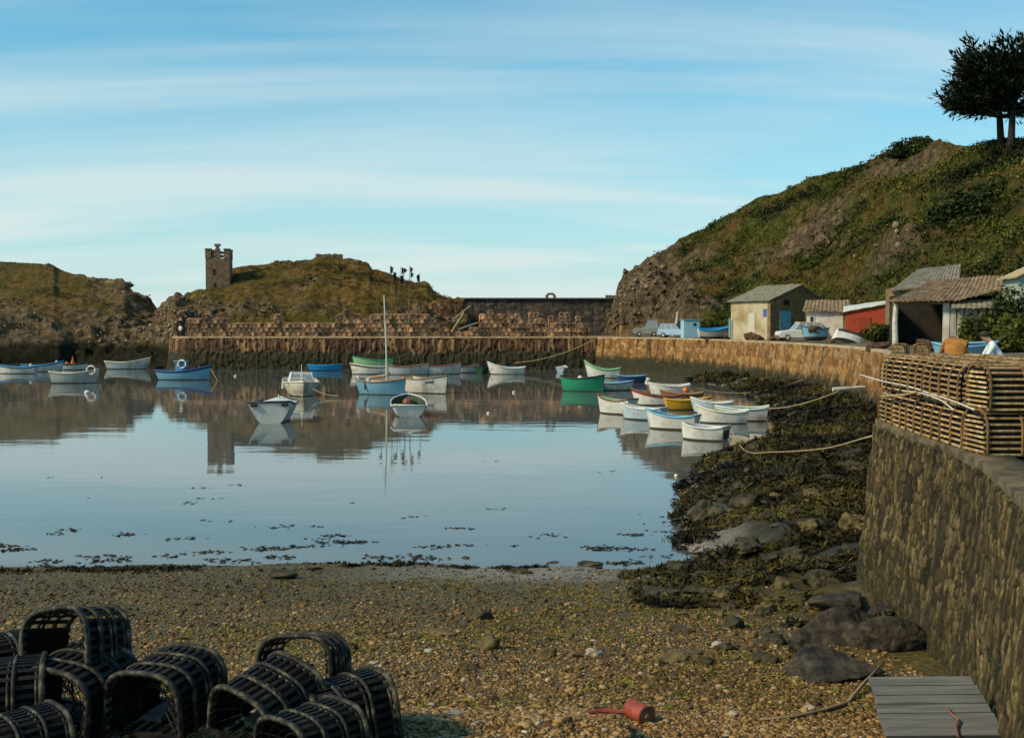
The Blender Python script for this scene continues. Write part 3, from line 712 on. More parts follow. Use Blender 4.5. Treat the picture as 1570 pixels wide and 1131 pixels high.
tile_m = mat('roof_tiles', [(0.085, 0.055, 0.03), (0.17, 0.105, 0.055), (0.26, 0.18, 0.105), (0.30, 0.25, 0.16)], 2.2, 0.85, 0.7, 9, bdist=0.05)
slate_m = mat('grey_tiles', [(0.11, 0.10, 0.075), (0.19, 0.17, 0.125), (0.27, 0.24, 0.17)], 2.2, 0.8, 0.7, 9, bdist=0.05)
sheet_m = mat('roof_sheet', [(0.42, 0.43, 0.42), (0.55, 0.56, 0.54), (0.33, 0.30, 0.26)], 1.2, 0.55, 0.2)
wood_g = mat('weathered_boards', [(0.20, 0.19, 0.16), (0.36, 0.35, 0.31), (0.48, 0.46, 0.42)], 1.2, 0.8, 0.5, 8, stretch=(6, 6, 0.6), dirt=(0.12, 0.10, 0.07))
wood_b = mat('brown_timber', [(0.09, 0.055, 0.028), (0.18, 0.115, 0.06), (0.28, 0.19, 0.10)], 2, 0.8, 0.5, 8)
post_m = mat('pale_post', [(0.40, 0.38, 0.33), (0.52, 0.50, 0.45), (0.28, 0.24, 0.18)], 2, 0.8, 0.4)
def roof_sheet(mb, p00, p01, p10, p11, n, amp=0.06, sag=0.0, thick=0.09, along=14):
    """ribbed sheet between eave p00-p01 and ridge p10-p11; ribs run up the slope"""
    p00, p01, p10, p11 = map(Vector, (p00, p01, p10, p11))
    def f(u, v):
        a = p00.lerp(p01, u); b = p10.lerp(p11, u); q = a.lerp(b, v)
        q.z += amp * abs(math.sin(u * n * math.pi)) - sag * math.sin(math.pi * v) * (0.6 + 0.4 * math.sin(u * 7)) + 0.025 * math.sin(v * along * 2 * math.pi) + float(fbm(np.array([u * n * .8]), np.array([v * 9.]), 2, 3)[0]) * 0.05
        return q
    mb.sheet(f, n * 4 + 1, along * 2 + 1, thick)
def jag(p, s=0.04): return (p[0] + random.uniform(-s, s), p[1] + random.uniform(-s, s), p[2])
# ---- big stone fishing store
def corner_frame(px, d, ang, z):
    """origin at the near corner; +x runs along the gable (ang from +X), +y along the long wall"""
    q = P(px, 500, d); return Vector((q.x, q.y, z)), ang
gz = 4.45
o, a = corner_frame(1181, 106, R(28), gz)
hs = thing('fishing_store', 'large rubble stone fishing store with a pale side wall and blue door in its gable', 'building', o, a)
Wg, Ll, He, Hr = 6.9, 5.9, 3.65, 5.05
mb = MB()
mb.prism([(0, -0.5), (Wg, -0.5), (Wg, He - 0.15), (Wg * 0.55, Hr), (0, He)], 0, 0.45).build('gable_wall', rubble, hs)
mb = MB(); mb.box((0.2, Ll / 2 + 0.225, He / 2 - 0.25), (0.4, Ll - 0.45, He + 0.45)).build('long_wall', render_w, hs)
mb = MB(); mb.box((Wg - 0.2, Ll / 2 + 0.225, He / 2 - 0.3), (0.4, Ll - 0.45, He + 0.3)); mb.prism([(0.4, -0.5), (Wg - 0.4, -0.5), (Wg - .4, He - 0.15), (Wg * 0.55, Hr), (0.4, He)], Ll - 0.4, Ll + 0.0); mb.build('back_wall', rubble, hs)
rf = MB(); roof_sheet(rf, (-0.35, -0.2, He - 0.08), (-0.35, Ll + 0.2, He - 0.08), (Wg * 0.55, -0.2, Hr + 0.1), (Wg * 0.55, Ll + 0.2, Hr + 0.1), 20, 0.05, 0.06)
roof_sheet(rf, (Wg + 0.3, Ll + 0.2, He - 0.25), (Wg + 0.3, -0.2, He - 0.25), (Wg * 0.55, Ll + 0.2, Hr + 0.1), (Wg * 0.55, -0.2, Hr + 0.1), 20, 0.05, 0.06)
rf.build('roof', slate_m, hs)
dr = MB().box((1.85, -0.03, 1.22), (1.35, 0.10, 2.65)).build('door', blue_p, hs)
MB().box((1.35, -0.10, 1.25), (0.05, 0.05, 0.3)).build('handle', dark_in, dr)
b = MB()
for xx_ in (1.3, 1.75, 2.2): b.box((xx_, -0.085, 1.22), (0.03, 0.012, 2.6))
b.build('batten', mat('darker_blue_paint', [(0.06, 0.2, 0.3), (0.1, 0.27, 0.36)], 3), dr)
MB().box((1.85, -0.04, 2.68), (1.7, 0.14, 0.2)).build('lintel', wood_b, hs)
MB().box((2.0, -0.02, 3.35), (0.75, 0.06, 0.5)).build('window', dark_in, hs)
MB().box((5.6, -0.02, 3.0), (0.8, 0.06, 0.6)).build('window', dark_in, hs)
MB().box((-0.02, 2.7, 1.1), (0.06, 1.0, 2.4)).build('blocked_doorway', mat('pale_render', [(0.50, 0.48, 0.42), (0.42, 0.38, 0.30)], 1.4), hs)
MB().box((-0.02, 0.75, 2.35), (0.08, 0.45, 0.75)).build('shutter', mat('deep_blue_paint', [(0.03, 0.08, 0.30), (0.06, 0.13, 0.38)], 3), hs)
MB().box((-0.3, Ll - 0.2, 0.9), (0.14, 0.14, 1.9)).build('drainpipe', blue_p, hs)
# ---- low white store with tiled lean-to roof
o, a = corner_frame(1290, 96, R(-13), 4.45)
hb = thing('store_shed', 'low whitewashed store with a brown tiled roof beside the blue doored building', 'building', o, a)
MB().box((-1.4, 0.25, 1.0), (3.0, 0.4, 2.7)).build('front_wall', white_w, hb)
MB().box((0.35, 0.25, 0.95), (0.45, 0.5, 2.7)).build('corner_pier', rubble, hb)
for x_ in (0.37, -2.7): MB().box((x_, 2.3, 1.2), (0.4, 3.6, 3.0)).build('side_wall', rubble, hb)
rf = MB(); roof_sheet(rf, (-3.3, -0.3, 2.4), (0.85, -0.3, 2.3), (-2.9, 4.3, 3.4), (1.0, 4.3, 3.4), 12, 0.07, 0.1); rf.build('roof', tile_m, hb)
w = MB().box((-2.55, 0.03, 1.2), (0.62, 0.06, 1.5)).build('window', post_m, hb)
MB().box((-2.5, -0.01, 1.2), (0.26, 0.04, 1.35)).build('pane', dark_in, w)
MB().box((-0.25, 0.03, 0.9), (0.95, 0.06, 2.1)).build('door', mat('cream_paint', [(0.55, 0.52, 0.44), (0.45, 0.41, 0.33)], 2, dirt=(0.2, 0.14, 0.08)), hb)
# ---- red shed
o, a = corner_frame(1297, 93, R(-17), 4.5)
hr_ = thing('red_shed', 'rust red painted shed with a pale sheet roof next to the white store', 'building', o, a)
mb = MB(); mb.prism([(0.0, -0.5), (3.6, -0.5), (3.6, 2.85), (0, 2.15)], 0, 0.2)
mb.build('front_wall', red_w, hr_)
MB().box((3.5, 1.9, 1.0), (0.2, 3.4, 3.0)).build('side_wall', red_w, hr_); MB().box((0.1, 1.9, 0.7), (0.2, 3.4, 2.6)).build('side_wall', red_w, hr_)
rf = MB(); roof_sheet(rf, (-0.25, 3.8, 2.75), (-0.25, -0.25, 2.25), (3.9, 3.8, 3.3), (3.9, -0.25, 3.0), 10, 0.03, 0.0, 0.05); rf.build('roof', sheet_m, hr_)
MB().box((1.5, -0.04, 0.75), (0.95, 0.06, 2.0)).build('door', mat('dark_red_paint', [(0.20, 0.03, 0.015), (0.27, 0.045, 0.02)], 3), hr_)
# ---- open fronted boat shed
o, a = corner_frame(1372, 70, R(-15), 4.5)
os_ = thing('open_shed', 'open fronted shed with a sagging tiled roof on a white post', 'building', o, a)
MB().tube([(0.05, 0, -0.3), (0.0, 0.02, 1.2), (0.05, 0, 2.42)], [0.19, 0.17, 0.15], 8).build('post', post_m, os_)
MB().box((3.05, 0.05, 1.1), (0.36, 0.4, 2.7)).build('post', white_w, os_)
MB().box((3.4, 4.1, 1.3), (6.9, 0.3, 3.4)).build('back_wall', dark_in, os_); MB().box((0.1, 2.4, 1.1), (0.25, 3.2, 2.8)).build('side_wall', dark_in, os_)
MB().box((3.3, 0.0, 2.5), (6.9, 0.2, 0.2), rot=(0, -0.03, 0)).build('beam', wood_b, os_)
mb = MB(); 
for i in range(5): mb.box((3.45 + i * 0.42, -0.12 + random.uniform(-.03, .03), 1.05 + random.uniform(-.06, .06)), (0.36, 0.05, 2.3), rot=(0, random.uniform(-.03, .03), 0))
mb.build('boarding', wood_g, os_)
MB().tube([(5.75, -0.25, -0.4), (5.68, -0.2, 1.2), (5.55, -0.15, 2.35)], [0.09, 0.08, 0.07], 6).build('post', mat('rusty_timber', [(0.15, 0.06, 0.025), (0.24, 0.10, 0.04)], 3), os_)
rf = MB(); roof_sheet(rf, (-0.5, -0.8, 2.60), (3.4, -0.8, 2.62), (2.4, 4.8, 4.0), (4.9, 4.6, 4.2), 13, 0.08, 0.16)
roof_sheet(rf, (3.4, -0.8, 2.60), (7.0, -0.3, 3.45), (4.9, 4.6, 4.2), (7.6, 4.4, 4.35), 11, 0.08, 0.14)
rf.build('roof', tile_m, os_)
rf = MB(); roof_sheet(rf, (3.25, -0.95, 2.15), (5.75, -0.95, 2.1), (3.3, -0.1, 2.6), (5.7, -0.1, 2.55), 8, 0.06, 0.0, 0.05); rf.build('porch_roof', slate_m, os_)
# ---- stone shed behind with grey roof
o, a = corner_frame(1370, 80, R(-12), 4.6)
sb = thing('stone_shed', 'stone shed with a long grey roof behind the open fronted shed', 'building', o, a)
MB().box((2.6, 0.2, 1.5), (5.4, 0.4, 4.0)).build('front_wall', rubble, sb)
MB().box((0.1, 2.3, 1.6), (0.4, 3.6, 4.2)).build('side_wall', rubble, sb); MB().box((5.1, 2.3, 1.8), (0.4, 3.6, 4.4)).build('side_wall', rubble, sb)
MB().box((1.0, -0.02, 2.8), (1.1, 0.06, 0.35)).build('window', dark_in, sb)
rf = MB(); roof_sheet(rf, (-0.3, -0.3, 3.5), (4.4, -0.3, 3.9), (2.2, 4.6, 5.2), (5.4, 4.6, 5.6), 16, 0.06, 0.05); rf.build('roof', slate_m, sb)
# ---- pale green shed at the right edge
o, a = corner_frame(1562, 61, R(-12), 6.0)
gs = thing('green_shed', 'pale grey green shed with an ochre roof at the far right behind bushes', 'building', o, a)
gm = mat('pale_green_paint', [(0.36, 0.40, 0.33), (0.30, 0.34, 0.28), (0.42, 0.44, 0.37)], 1.5, dirt=(0.16, 0.15, 0.10))
mb = MB(); mb.prism([(0, -1.5), (4.2, -1.5), (4.2, 2.4), (2.1, 3.3), (0, 2.3)], 0, 0.25); mb.build('gable_wall', gm, gs)
MB().box((0.12, 2.2, 0.5), (0.24, 3.8, 3.6)).build('side_wall', gm, gs)
MB().box((4.08, 2.2, 0.5), (0.24, 3.8, 3.6)).build('side_wall', gm, gs)
rf = MB(); roof_sheet(rf, (-0.3, -0.3, 2.25), (-0.3, 4.3, 2.25), (2.1, -0.3, 3.42), (2.1, 4.3, 3.42), 12, 0.04); roof_sheet(rf, (4.5, 4.3, 2.25), (4.5, -0.3, 2.25), (2.1, 4.3, 3.42), (2.1, -0.3, 3.42), 12, 0.04)
rf.build('roof', mat('ochre_sheet', [(0.30, 0.24, 0.12), (0.40, 0.33, 0.19)], 1.5), gs)
MB().box((0.9, -0.03, 1.0), (0.3, 0.06, 0.5)).build('window', dark_in, gs)
# ---- blue hut on the quay
q = on(1058, 497, 128)
bh = thing('blue_hut', 'small flat roofed light blue hut on the quay beneath the cliff', 'hut', q, R(6))
MB().box((0, 0, 0.9), (1.85, 1.5, 2.2)).build('body', mat('light_blue_paint', [(0.22, 0.42, 0.52), (0.30, 0.50, 0.58)], 2), bh)
MB().box((0, 0, 2.05), (2.05, 1.7, 0.1)).build('roof', mat('dull_blue_paint', [(0.14, 0.25, 0.30), (0.2, 0.33, 0.38)], 2), bh)
MB().box((0.35, -0.77, 1.5), (0.3, 0.05, 0.3)).build('window', dark_in, bh)
# ---- watchtower
tower_m = wallmat('tower_stone', [(0.085, 0.052, 0.030), (0.17, 0.105, 0.06), (0.26, 0.175, 0.105)], (0.10, 0.065, 0.04), 1.6)
tp = P(336.5, 448, 186)
tw = thing('watchtower', 'small square stone watchtower with corner turrets on the headland', 'tower', tp, R(7))
s = 3.9; hh = 6.0
MB().box((0, 0, hh / 2 - 1.5), (s, s, hh + 2.2)).build('shaft', tower_m, tw)
mb = MB(); zt = hh - 0.4
for ix in (-1, 1):
    for iy in (-1, 1):
        mb2 = MB(); mb2.box((ix * (s / 2 - 0.42), iy * (s / 2 - 0.42), zt + 0.75), (0.95, 0.95, 1.5)); mb2.box((ix * (s / 2 - 0.42), iy * (s / 2 - 0.42), zt + 1.56), (1.12, 1.12, 0.14)); mb2.build('turret', tower_m, tw)
for zz_ in (0.45, 1.05):
    for (ax, ay, dx_, dy_) in ((0, -1, s - 1.6, 0.35), (0, 1, s - 1.6, 0.35), (-1, 0, 0.35, s - 1.6), (1, 0, 0.35, s - 1.6)):
        mb.box((ax * (s / 2 - 0.3), ay * (s / 2 - 0.3), zt + zz_), (dx_, dy_, 0.24))
mb.build('parapet', tower_m, tw)
mb = MB(); mb.box((0, -s / 2 + 0.28, zt + 0.8), (0.85, 0.6, 1.6)); mb.box((0, -s / 2 + 0.28, zt + 1.78), (0.5, 0.5, 0.5)); mb.box((0, -s / 2 + 0.28, zt + 2.2), (0.95, 0.6, 0.42)); mb.build('crest', tower_m, tw)
MB().box((-0.6, -s / 2 - 0.02, 3.4), (0.4, 0.1, 0.9)).build('window', dark_in, tw)
MB().box((-0.5, -s / 2 - 0.02, 1.2), (0.35, 0.1, 0.6)).build('window', dark_in, tw)
# ---- breakwater
bw_m = stone_wall_mat('breakwater_stone', [(0.020, 0.015, 0.011), (0.048, 0.036, 0.027), (0.075, 0.058, 0.043), (0.10, 0.08, 0.06)], -50, 1, 2.5)
bw = thing('breakwater', 'tall dark sea wall closing the harbour between headland and hill', 'sea wall', (0, 0, 0))
zt = P(850, 458.5, 171).z
wall_mesh('wall_face', [(21.5, 171, zt), (-8.3, 171, zt)], 3.0, 0.5, 0.22, (1.5, 0.8), 0.12, bw_m, bw, 31, 0.08)
MB().box((6.6, 172.5, zt / 2), (29.8, 2.6, zt)).build('core', mat('breakwater_core', [(0.05, 0.04, 0.03), (0.10, 0.08, 0.06)], 1), bw)
MB().box((6.6, 172.2, zt + 0.1), (29.9, 3.4, 0.2)).build('coping', mat('dark_coping', [(0.06, 0.048, 0.038), (0.11, 0.09, 0.07)], 1), bw)
tw2 = thing('terrace_wall', 'brown rubble wall stepping up to the sea wall beside the headland', 'stone wall', (0, 0, 0))
z2 = P(680, 459, 169).z
wall_mesh('wall_face', [(-7.4, 169.5, z2 + .1), (-9.5, 169, z2), (-11.5, 169, z2 - .1), (-13.5, 169.5, z2 - 0.7), (-16.5, 170, z2 - 2.6)], 3.5, 0.7, 0.22, (0.8, 0.5), 0.14, brown_stone, tw2, 33, 0.1)
q = P(844, 458, 172)
ar = thing('stone_arch', 'little weathered arch standing on top of the sea wall', 'arch', (q.x, 171.6, zt + 0.2))
MB().tube([(-0.85, 0, -0.1), (-0.85, 0, 0.55), (-0.45, 0, 0.9), (0.45, 0, 0.95), (0.9, 0, 0.5), (0.9, 0, -0.1)], [0.34, 0.34, 0.28, 0.26, 0.33, 0.4], 6).build('arch_ring', tower_m, ar)
MB().box((0, 0, -0.08), (2.4, 0.8, 0.2)).build('footing', tower_m, ar); ar.scale = (0.68, 0.68, 0.68)
# low rubble ruins on the headland's crest
for (px, py, d, w_, h_, lab) in ((505, 396, 193.5, 4.6, 0.9, 'low ruined stone wall on the very top of the headland'), (434, 405, 193, 3.0, 0.8, 'low dry stone wall on the headland between tower and summit')):
    q = P(px, py, d); o_ = thing('ruined_wall', lab, 'ruin', (q.x, d, q.z - 0.5), R(3))
    mb = MB()
    for i in range(9): mb.box((-w_ / 2 + (i + .5) * w_ / 9, random.uniform(-.1, .1), h_ / 2 + random.uniform(-.1, .12)), (w_ / 9 + .05, 0.8, h_ + .6), rot=(0, random.uniform(-.05, .05), 0))
    mb.build('stonework', tower_m, o_)
# outcrops breaking the skylines
def boulder(name, label, cat, loc, sx, sy, sz, m, seed, group=None, rot=0, rough=0.35, sub=4, parent=None):
    v, f = ico(); V = v; Fq = f
    for _ in range(sub - 1):
        cache = {}; L = list(map(tuple, V)); nf = []
        def mid(a, b):
            k = (min(a, b), max(a, b))
            if k not in cache:
                p = (np.array(L[a]) + np.array(L[b])); p /= np.linalg.norm(p); L.append(tuple(p)); cache[k] = len(L) - 1
            return cache[k]
        for a, b, c in Fq:
            ab, bc, ca = mid(a, b), mid(b, c), mid(c, a); nf += [(a, ab, ca), (b, bc, ab), (c, ca, bc), (ab, bc, ca)]
        V = np.array(L); Fq = np.array(nf)
    rg = np.random.default_rng(seed); r = np.ones(len(V))
    for _ in range(14):                       # flat broken faces
        nn = rg.normal(size=3); nn /= np.linalg.norm(nn); hgt = rg.uniform(0.5, 0.9); dt = V @ nn
        r = np.minimum(r, np.where(dt > 0.05, hgt / np.maximum(dt, 0.05), 9))
    r = r * (1 + rough * 0.35 * fbm(V[:, 0] * 2 + seed, V[:, 1] * 2 + V[:, 2] * 1.7, 4, seed % 50) + rough * 0.1 * fbm(V[:, 0] * 7 + seed, V[:, 2] * 7 + V[:, 1] * 5, 3, seed % 40) + 0.07 * (ridge(V[:, 0] * 3 + V[:, 1] * 2 + seed, V[:, 2] * 4 + V[:, 1], 4, seed % 30) - 0.5))
    W = V * r[:, None] * np.array([sx, sy, sz]); W[:, 2] = np.where(W[:, 2] < -0.45 * sz, -0.45 * sz + (W[:, 2] + .45 * sz) * .25, W[:, 2])
    o = npmesh(name, W, Fq, m, parent, smooth=False)
    o.location = loc; o.rotation_euler = (0, 0, rot)
    return put(o, label, cat, group)
crag_m = mat('crag_rock', [(0.035, 0.026, 0.018), (0.09, 0.066, 0.042), (0.16, 0.12, 0.078)], 0.9, 0.9, 0.8, 3, bdist=0.2)
for i, (px, py, d, r_, lab) in enumerate(((546, 402, 191.6, 1.0, 'upright knob of rock on the right shoulder of the headland'), (80, 409, 218.5, 1.7, 'dark crag on the crest of the far left hill'), (186, 435, 208.3, 1.5, 'rounded crag on the seaward end of the far left hill'), (150, 433, 210.5, 1.3, 'flat crag on the far left hill before its seaward end'))):
    q = P(px, py, d); boulder('crag', lab, 'rock', (q.x, q.y, q.z - 0.3 * r_), r_ * 1.5, r_, r_ * 0.7, crag_m, 300 + i, rot=random.uniform(0, 3), sub=5, rough=0.9)
# ================================================================== VEGETATION
fol = leafmat('bush_leaves', [(0.006, 0.010, 0.003), (0.016, 0.026, 0.006), (0.035, 0.048, 0.010), (0.06, 0.07, 0.016)])
fol2 = leafmat('bramble_leaves', [(0.014, 0.022, 0.004), (0.04, 0.052, 0.008), (0.085, 0.085, 0.014), (0.14, 0.10, 0.02)])
bark = mat('bark', [(0.008, 0.006, 0.004), (0.018, 0.013, 0.009), (0.03, 0.022, 0.015)], 5, 0.9, 0.7)
def bush(label, loc, rx, rz, n, m, leaf=0.16, group=None, seed=0, ry=None):
    rg = np.random.default_rng(seed); root = thing('bush', label, 'bush', loc, 0, group)
    k = int(6 + rx * 4); cc = rg.normal(size=(k, 3)); cc /= np.linalg.norm(cc, axis=1)[:, None]
    cc *= rg.uniform(0.35, 0.8, (k, 1)); cc[:, 2] = np.abs(cc[:, 2]); rad = rg.uniform(0.28, 0.5, k)
    w = rg.integers(0, k, n); d = rg.normal(size=(n, 3)); d /= np.linalg.norm(d, axis=1)[:, None]
    p = cc[w] + d * (rad[w] * rg.uniform(0.5, 1.05, n) ** 0.5)[:, None]
    p = p * np.array([rx, ry or rx * 0.8, rz]); p[:, 2] = np.maximum(p[:, 2], 0.02)
    V, Fq = leaf_cloud(p, leaf * rg.uniform(0.6, 1.3, n), 0.3, 1.2)
    t = np.clip(rg.uniform(0.1, 0.8, k)[w] + rg.uniform(-.25, .25, n), 0, 1)
    npmesh('foliage', V, Fq, m, root, col=np.repeat(t, 4))
    mb = MB()
    for i in range(5):
        e = cc[i % k] * np.array([rx, ry or rx * .8, rz]) * 0.8
        mb.tube([(0.1 * i - 0.2, 0, -0.4), tuple(e * 0.5), tuple(e)], [0.07 * rx ** .5, 0.05, 0.02], 5)
    mb.build('stems', bark, root)
    return root
bush('tall dark bush breaking the skyline of the big hill', on(1392, 252, 126), 2.1, 2.7, 2600, fol, 0.2, seed=1)
bush('dark bush just right of the tall skyline bush', on(1415, 250, 123), 1.7, 1.9, 1600, fol, 0.2, seed=2)
for i, (px, py, d, rx, rz) in enumerate(((1490, 275, 97, 3.0, 2.6), (1520, 262, 97, 2.8, 2.4), (1462, 292, 98, 2.2, 1.8))):
    bush(['broad black green bush on the hill below the cypresses', 'round dark bush on the hill right under the cypress trunks', 'low dark bush at the lower left end of the clump under the cypresses'][i], on(px, py, d), rx, rz, 2200, fol, 0.22, seed=10 + i)
for i, (px, d, rx, rz, m, lab) in enumerate(((1500, 74, 2.6, 3.2, fol, 'dark bush climbing behind the right end of the open shed roof'), (1540, 60, 1.8, 2.6, fol, 'dark bush left of the pale green shed'), (1522, 58, 2.3, 1.8, fol2, 'yellowish bramble bush below the pale green shed'), (1556, 54, 2.2, 1.9, fol2, 'bramble bush at the right edge below the pale green shed'), (1548, 50, 1.8, 0.9, fol2, 'low bramble between the blue quayside boat and the hill'), (1508, 64, 1.6, 1.5, fol, 'dark bush at the foot of the open shed on its right'), (1350, 88, 1.6, 1.5, fol2, 'bush growing against the red shed'), (1360, 82, 1.3, 1.2, fol, 'dark bush between the red shed and the white post'), (1262, 118, 2.5, 2.3, fol, 'dark bush behind the ridge of the stone store'), (1105, 128, 2.4, 1.9, fol, 'bush at the left of the stone store below the cliff'), (1330, 104, 2.2, 2.2, fol, 'dark bush on the slope above the red shed'), (1085, 138, 2.2, 1.8, fol2, 'olive bush behind the blue hut'), (1590, 60, 3.0, 3.0, fol, 'dark bush beyond the pale green shed'))):
    bush(lab, on(px, 500, d), rx, rz, 1700, m, 0.17, seed=30 + i)
# ---- the two cypresses
cyp = leafmat('cypress_sprays', [(0.003, 0.006, 0.003), (0.008, 0.013, 0.005), (0.016, 0.024, 0.008)])
def cypress(label, base, pts, height, lean, seed, cx, rw, n_spray):
    rg = np.random.default_rng(seed); root = thing('cypress_tree', label, 'tree', base)
    mb = MB(); top = Vector((lean, 0, height * 0.62))
    mb.tube([(0, 0, -0.8), (0.02, 0, 1.0), (lean * 0.3, 0.05, height * 0.3), (lean * 0.7, 0, height * 0.48), tuple(top)], [0.42, 0.34, 0.29, 0.2, 0.08], 9)
    tips = []
    nb = 46
    for i in range(nb):
        t = 0.30 + 0.34 * (i / nb); st = Vector((lean * t / 0.62, 0, height * t))
        az = rg.uniform(0, 6.283) if i % 3 else (math.pi + rg.uniform(-.8, .8))
        L = rw * rg.uniform(0.6, 1.05) * (1.0 - 0.35 * (i / nb))
        dz = height * rg.uniform(0.02, 0.36) * (0.45 + 0.75 * i / nb)
        en = st + Vector((math.cos(az) * L + cx, math.sin(az) * L * 0.85, dz))
        md = st.lerp(en, 0.5) + Vector((0, 0, -0.25 + rg.uniform(-.2, .2)))
        mb.tube([st, md, en], [0.13, 0.08, 0.03], 5)
        for f_ in (0.5, 0.62, 0.74, 0.86, 0.97): tips.append((st.lerp(md, f_ * 2) if f_ < .5 else md.lerp(en, f_ * 2 - 1), (en - st).normalized()))
    mb.build('trunk', bark, root, smooth=True)
    P0 = []; Dr = []
    for (p, d) in tips:
        for _ in range(n_spray):
            dd = (d + Vector(rg.normal(size=3) * 0.55) + Vector((-0.12, 0, 0.18))).normalized()
            P0.append(p + dd * rg.uniform(0.0, 0.75) + Vector(rg.normal(size=3) * np.array([0.34, 0.34, 0.11]))); Dr.append(dd)
    P0 = np.array(P0); Dr = np.array(Dr); n = len(P0)
    s = rg.normal(size=(n, 3)); s = np.cross(Dr, s); s /= np.linalg.norm(s, axis=1)[:, None]
    ln = rg.uniform(0.35, 0.95, (n, 1)); wd = rg.uniform(0.05, 0.12, (n, 1))
    V = np.stack([P0 - s * wd * .6, P0 + Dr * ln * .45 - s * wd, P0 + Dr * ln, P0 + Dr * ln * .45 + s * wd], 1).reshape(-1, 3)
    npmesh('crown', V, np.arange(4 * n).reshape(-1, 4), cyp, root, col=np.repeat(rg.uniform(0, 1, n), 4))
q1 = on(1534, 221, 106.3); q2 = on(1550, 220, 104.5)
cypress('left hand cypress of the dark pair on the hilltop, its crown sweeping left', q1, None, 10.4, -0.35, 5, -0.9, 3.9, 34)
cypress('right hand cypress of the dark pair on the hilltop, cut by the picture edge', q2, None, 11.0, 0.4, 8, 0.3, 3.8, 32)
# ================================================================== BOATS
def paint(name, col, dirt=(0.16, 0.13, 0.09), rough=0.45):
    if 'paint_' + name in MATS: return MATS['paint_' + name]
    c = col; m_ = mat('paint_' + name, [tuple(x * 0.82 for x in c), c, tuple(min(.9, x * 1.12) for x in c)], 1.6, rough, 0, 9, dirt=dirt, lo=0.25, hi=0.75)
    t = m_.node_tree; wv_ = N(t, 'ShaderNodeTexWave', bands_direction='Z'); wv_.wave_profile = 'SAW'; wv_.inputs['Scale'].default_value = 1.9; wv_.inputs['Distortion'].default_value = 0.4
    t.links.new(coords(t), wv_.inputs['Vector']); bump(t, next(n for n in t.nodes if n.type == 'BSDF_PRINCIPLED'), wv_.outputs['Fac'], 0.35, 0.03)
    return m_
PT = {'white': paint('white', (0.62, 0.60, 0.55)), 'grey': paint('grey', (0.44, 0.43, 0.38)), 'cream': paint('cream', (0.60, 0.55, 0.42)),
      'blue': paint('blue', (0.045, 0.23, 0.44), (0.05, 0.12, 0.2)), 'sky': paint('sky', (0.17, 0.38, 0.50), (0.12, 0.24, 0.3)), 'pale': paint('pale', (0.40, 0.50, 0.56)), 'navy': paint('navy', (0.03, 0.07, 0.20), (0.03, 0.05, 0.1)),
      'bright': paint('bright', (0.02, 0.27, 0.55), (0.03, 0.16, 0.3)), 'green': paint('green', (0.02, 0.24, 0.13), (0.02, 0.13, 0.08)), 'pgreen': paint('pgreen', (0.22, 0.40, 0.22), (0.15, 0.25, 0.12)), 'dgreen': paint('dgreen', (0.02, 0.06, 0.035), (0.03, 0.04, 0.02)),
      'red': paint('red', (0.36, 0.05, 0.03), (0.2, 0.06, 0.03)), 'brown': paint('brown', (0.20, 0.09, 0.04), (0.1, 0.05, 0.025)), 'wood': paint('wood', (0.26, 0.16, 0.08), (0.13, 0.08, 0.04)), 'yellow': paint('yellow', (0.55, 0.30, 0.02), (0.32, 0.17, 0.02)),
      'orange': paint('orange', (0.55, 0.14, 0.03), (0.3, 0.08, 0.02)), 'black': paint('black', (0.02, 0.02, 0.022), (0.05, 0.045, 0.04)), 'rust': paint('rust', (0.16, 0.07, 0.035), (0.08, 0.04, 0.02)), 'dark': paint('dark', (0.05, 0.045, 0.035), (0.02, 0.02, 0.02))}
rope_m = mat('rope', [(0.20, 0.14, 0.06), (0.34, 0.26, 0.12), (0.42, 0.34, 0.19)], 6, 0.9, 0.4)
rope_w = mat('pale_rope', [(0.46, 0.42, 0.36), (0.62, 0.58, 0.52)], 6, 0.9, 0.3)
glass_m, gt_, gb_ = newmat('cabin_glass'); gb_.inputs['Base Color'].default_value = (0.22, 0.25, 0.27, 1); gb_.inputs['Roughness'].default_value = 0.06
def hull_geo(L, B, H, tr, sheer, rake, stern_sheer=0.18, draft=0.28, flare=0.18, full=2.3):
    def beam(t):
        if t < 0.42: return B / 2 * (tr + (1 - tr) * math.sin(t / 0.42 * math.pi / 2))
        return B / 2 * max(0.0, 1 - ((t - 0.42) / 0.58) ** full) + 0.012
    def sh(t): return H * (1 + sheer * max(0, (t - 0.3) / 0.7) ** 2 + stern_sheer * max(0, (0.3 - t) / 0.3) ** 2)
    def kl(t): return -draft * (1 - 0.9 * max(0, (t - 0.75) / 0.25) ** 2 - 0.4 * max(0, (0.2 - t) / 0.2))
    def pt(t, v, side, ins=0.0):
        b = beam(t); z = kl(t) + (sh(t) - kl(t)) * v
        y = b * ((1 - flare) * v ** 0.24 + flare * v)
        x = L * (t - 0.5) + rake * v * t ** 5 - rake * 0.7 * t ** 5 - 0.06 * L * (v - 0.4) * (1 - t) ** 8
        y = max(0.0, y - ins)
        return Vector((x, side * y, z))
    return beam, sh, kl, pt
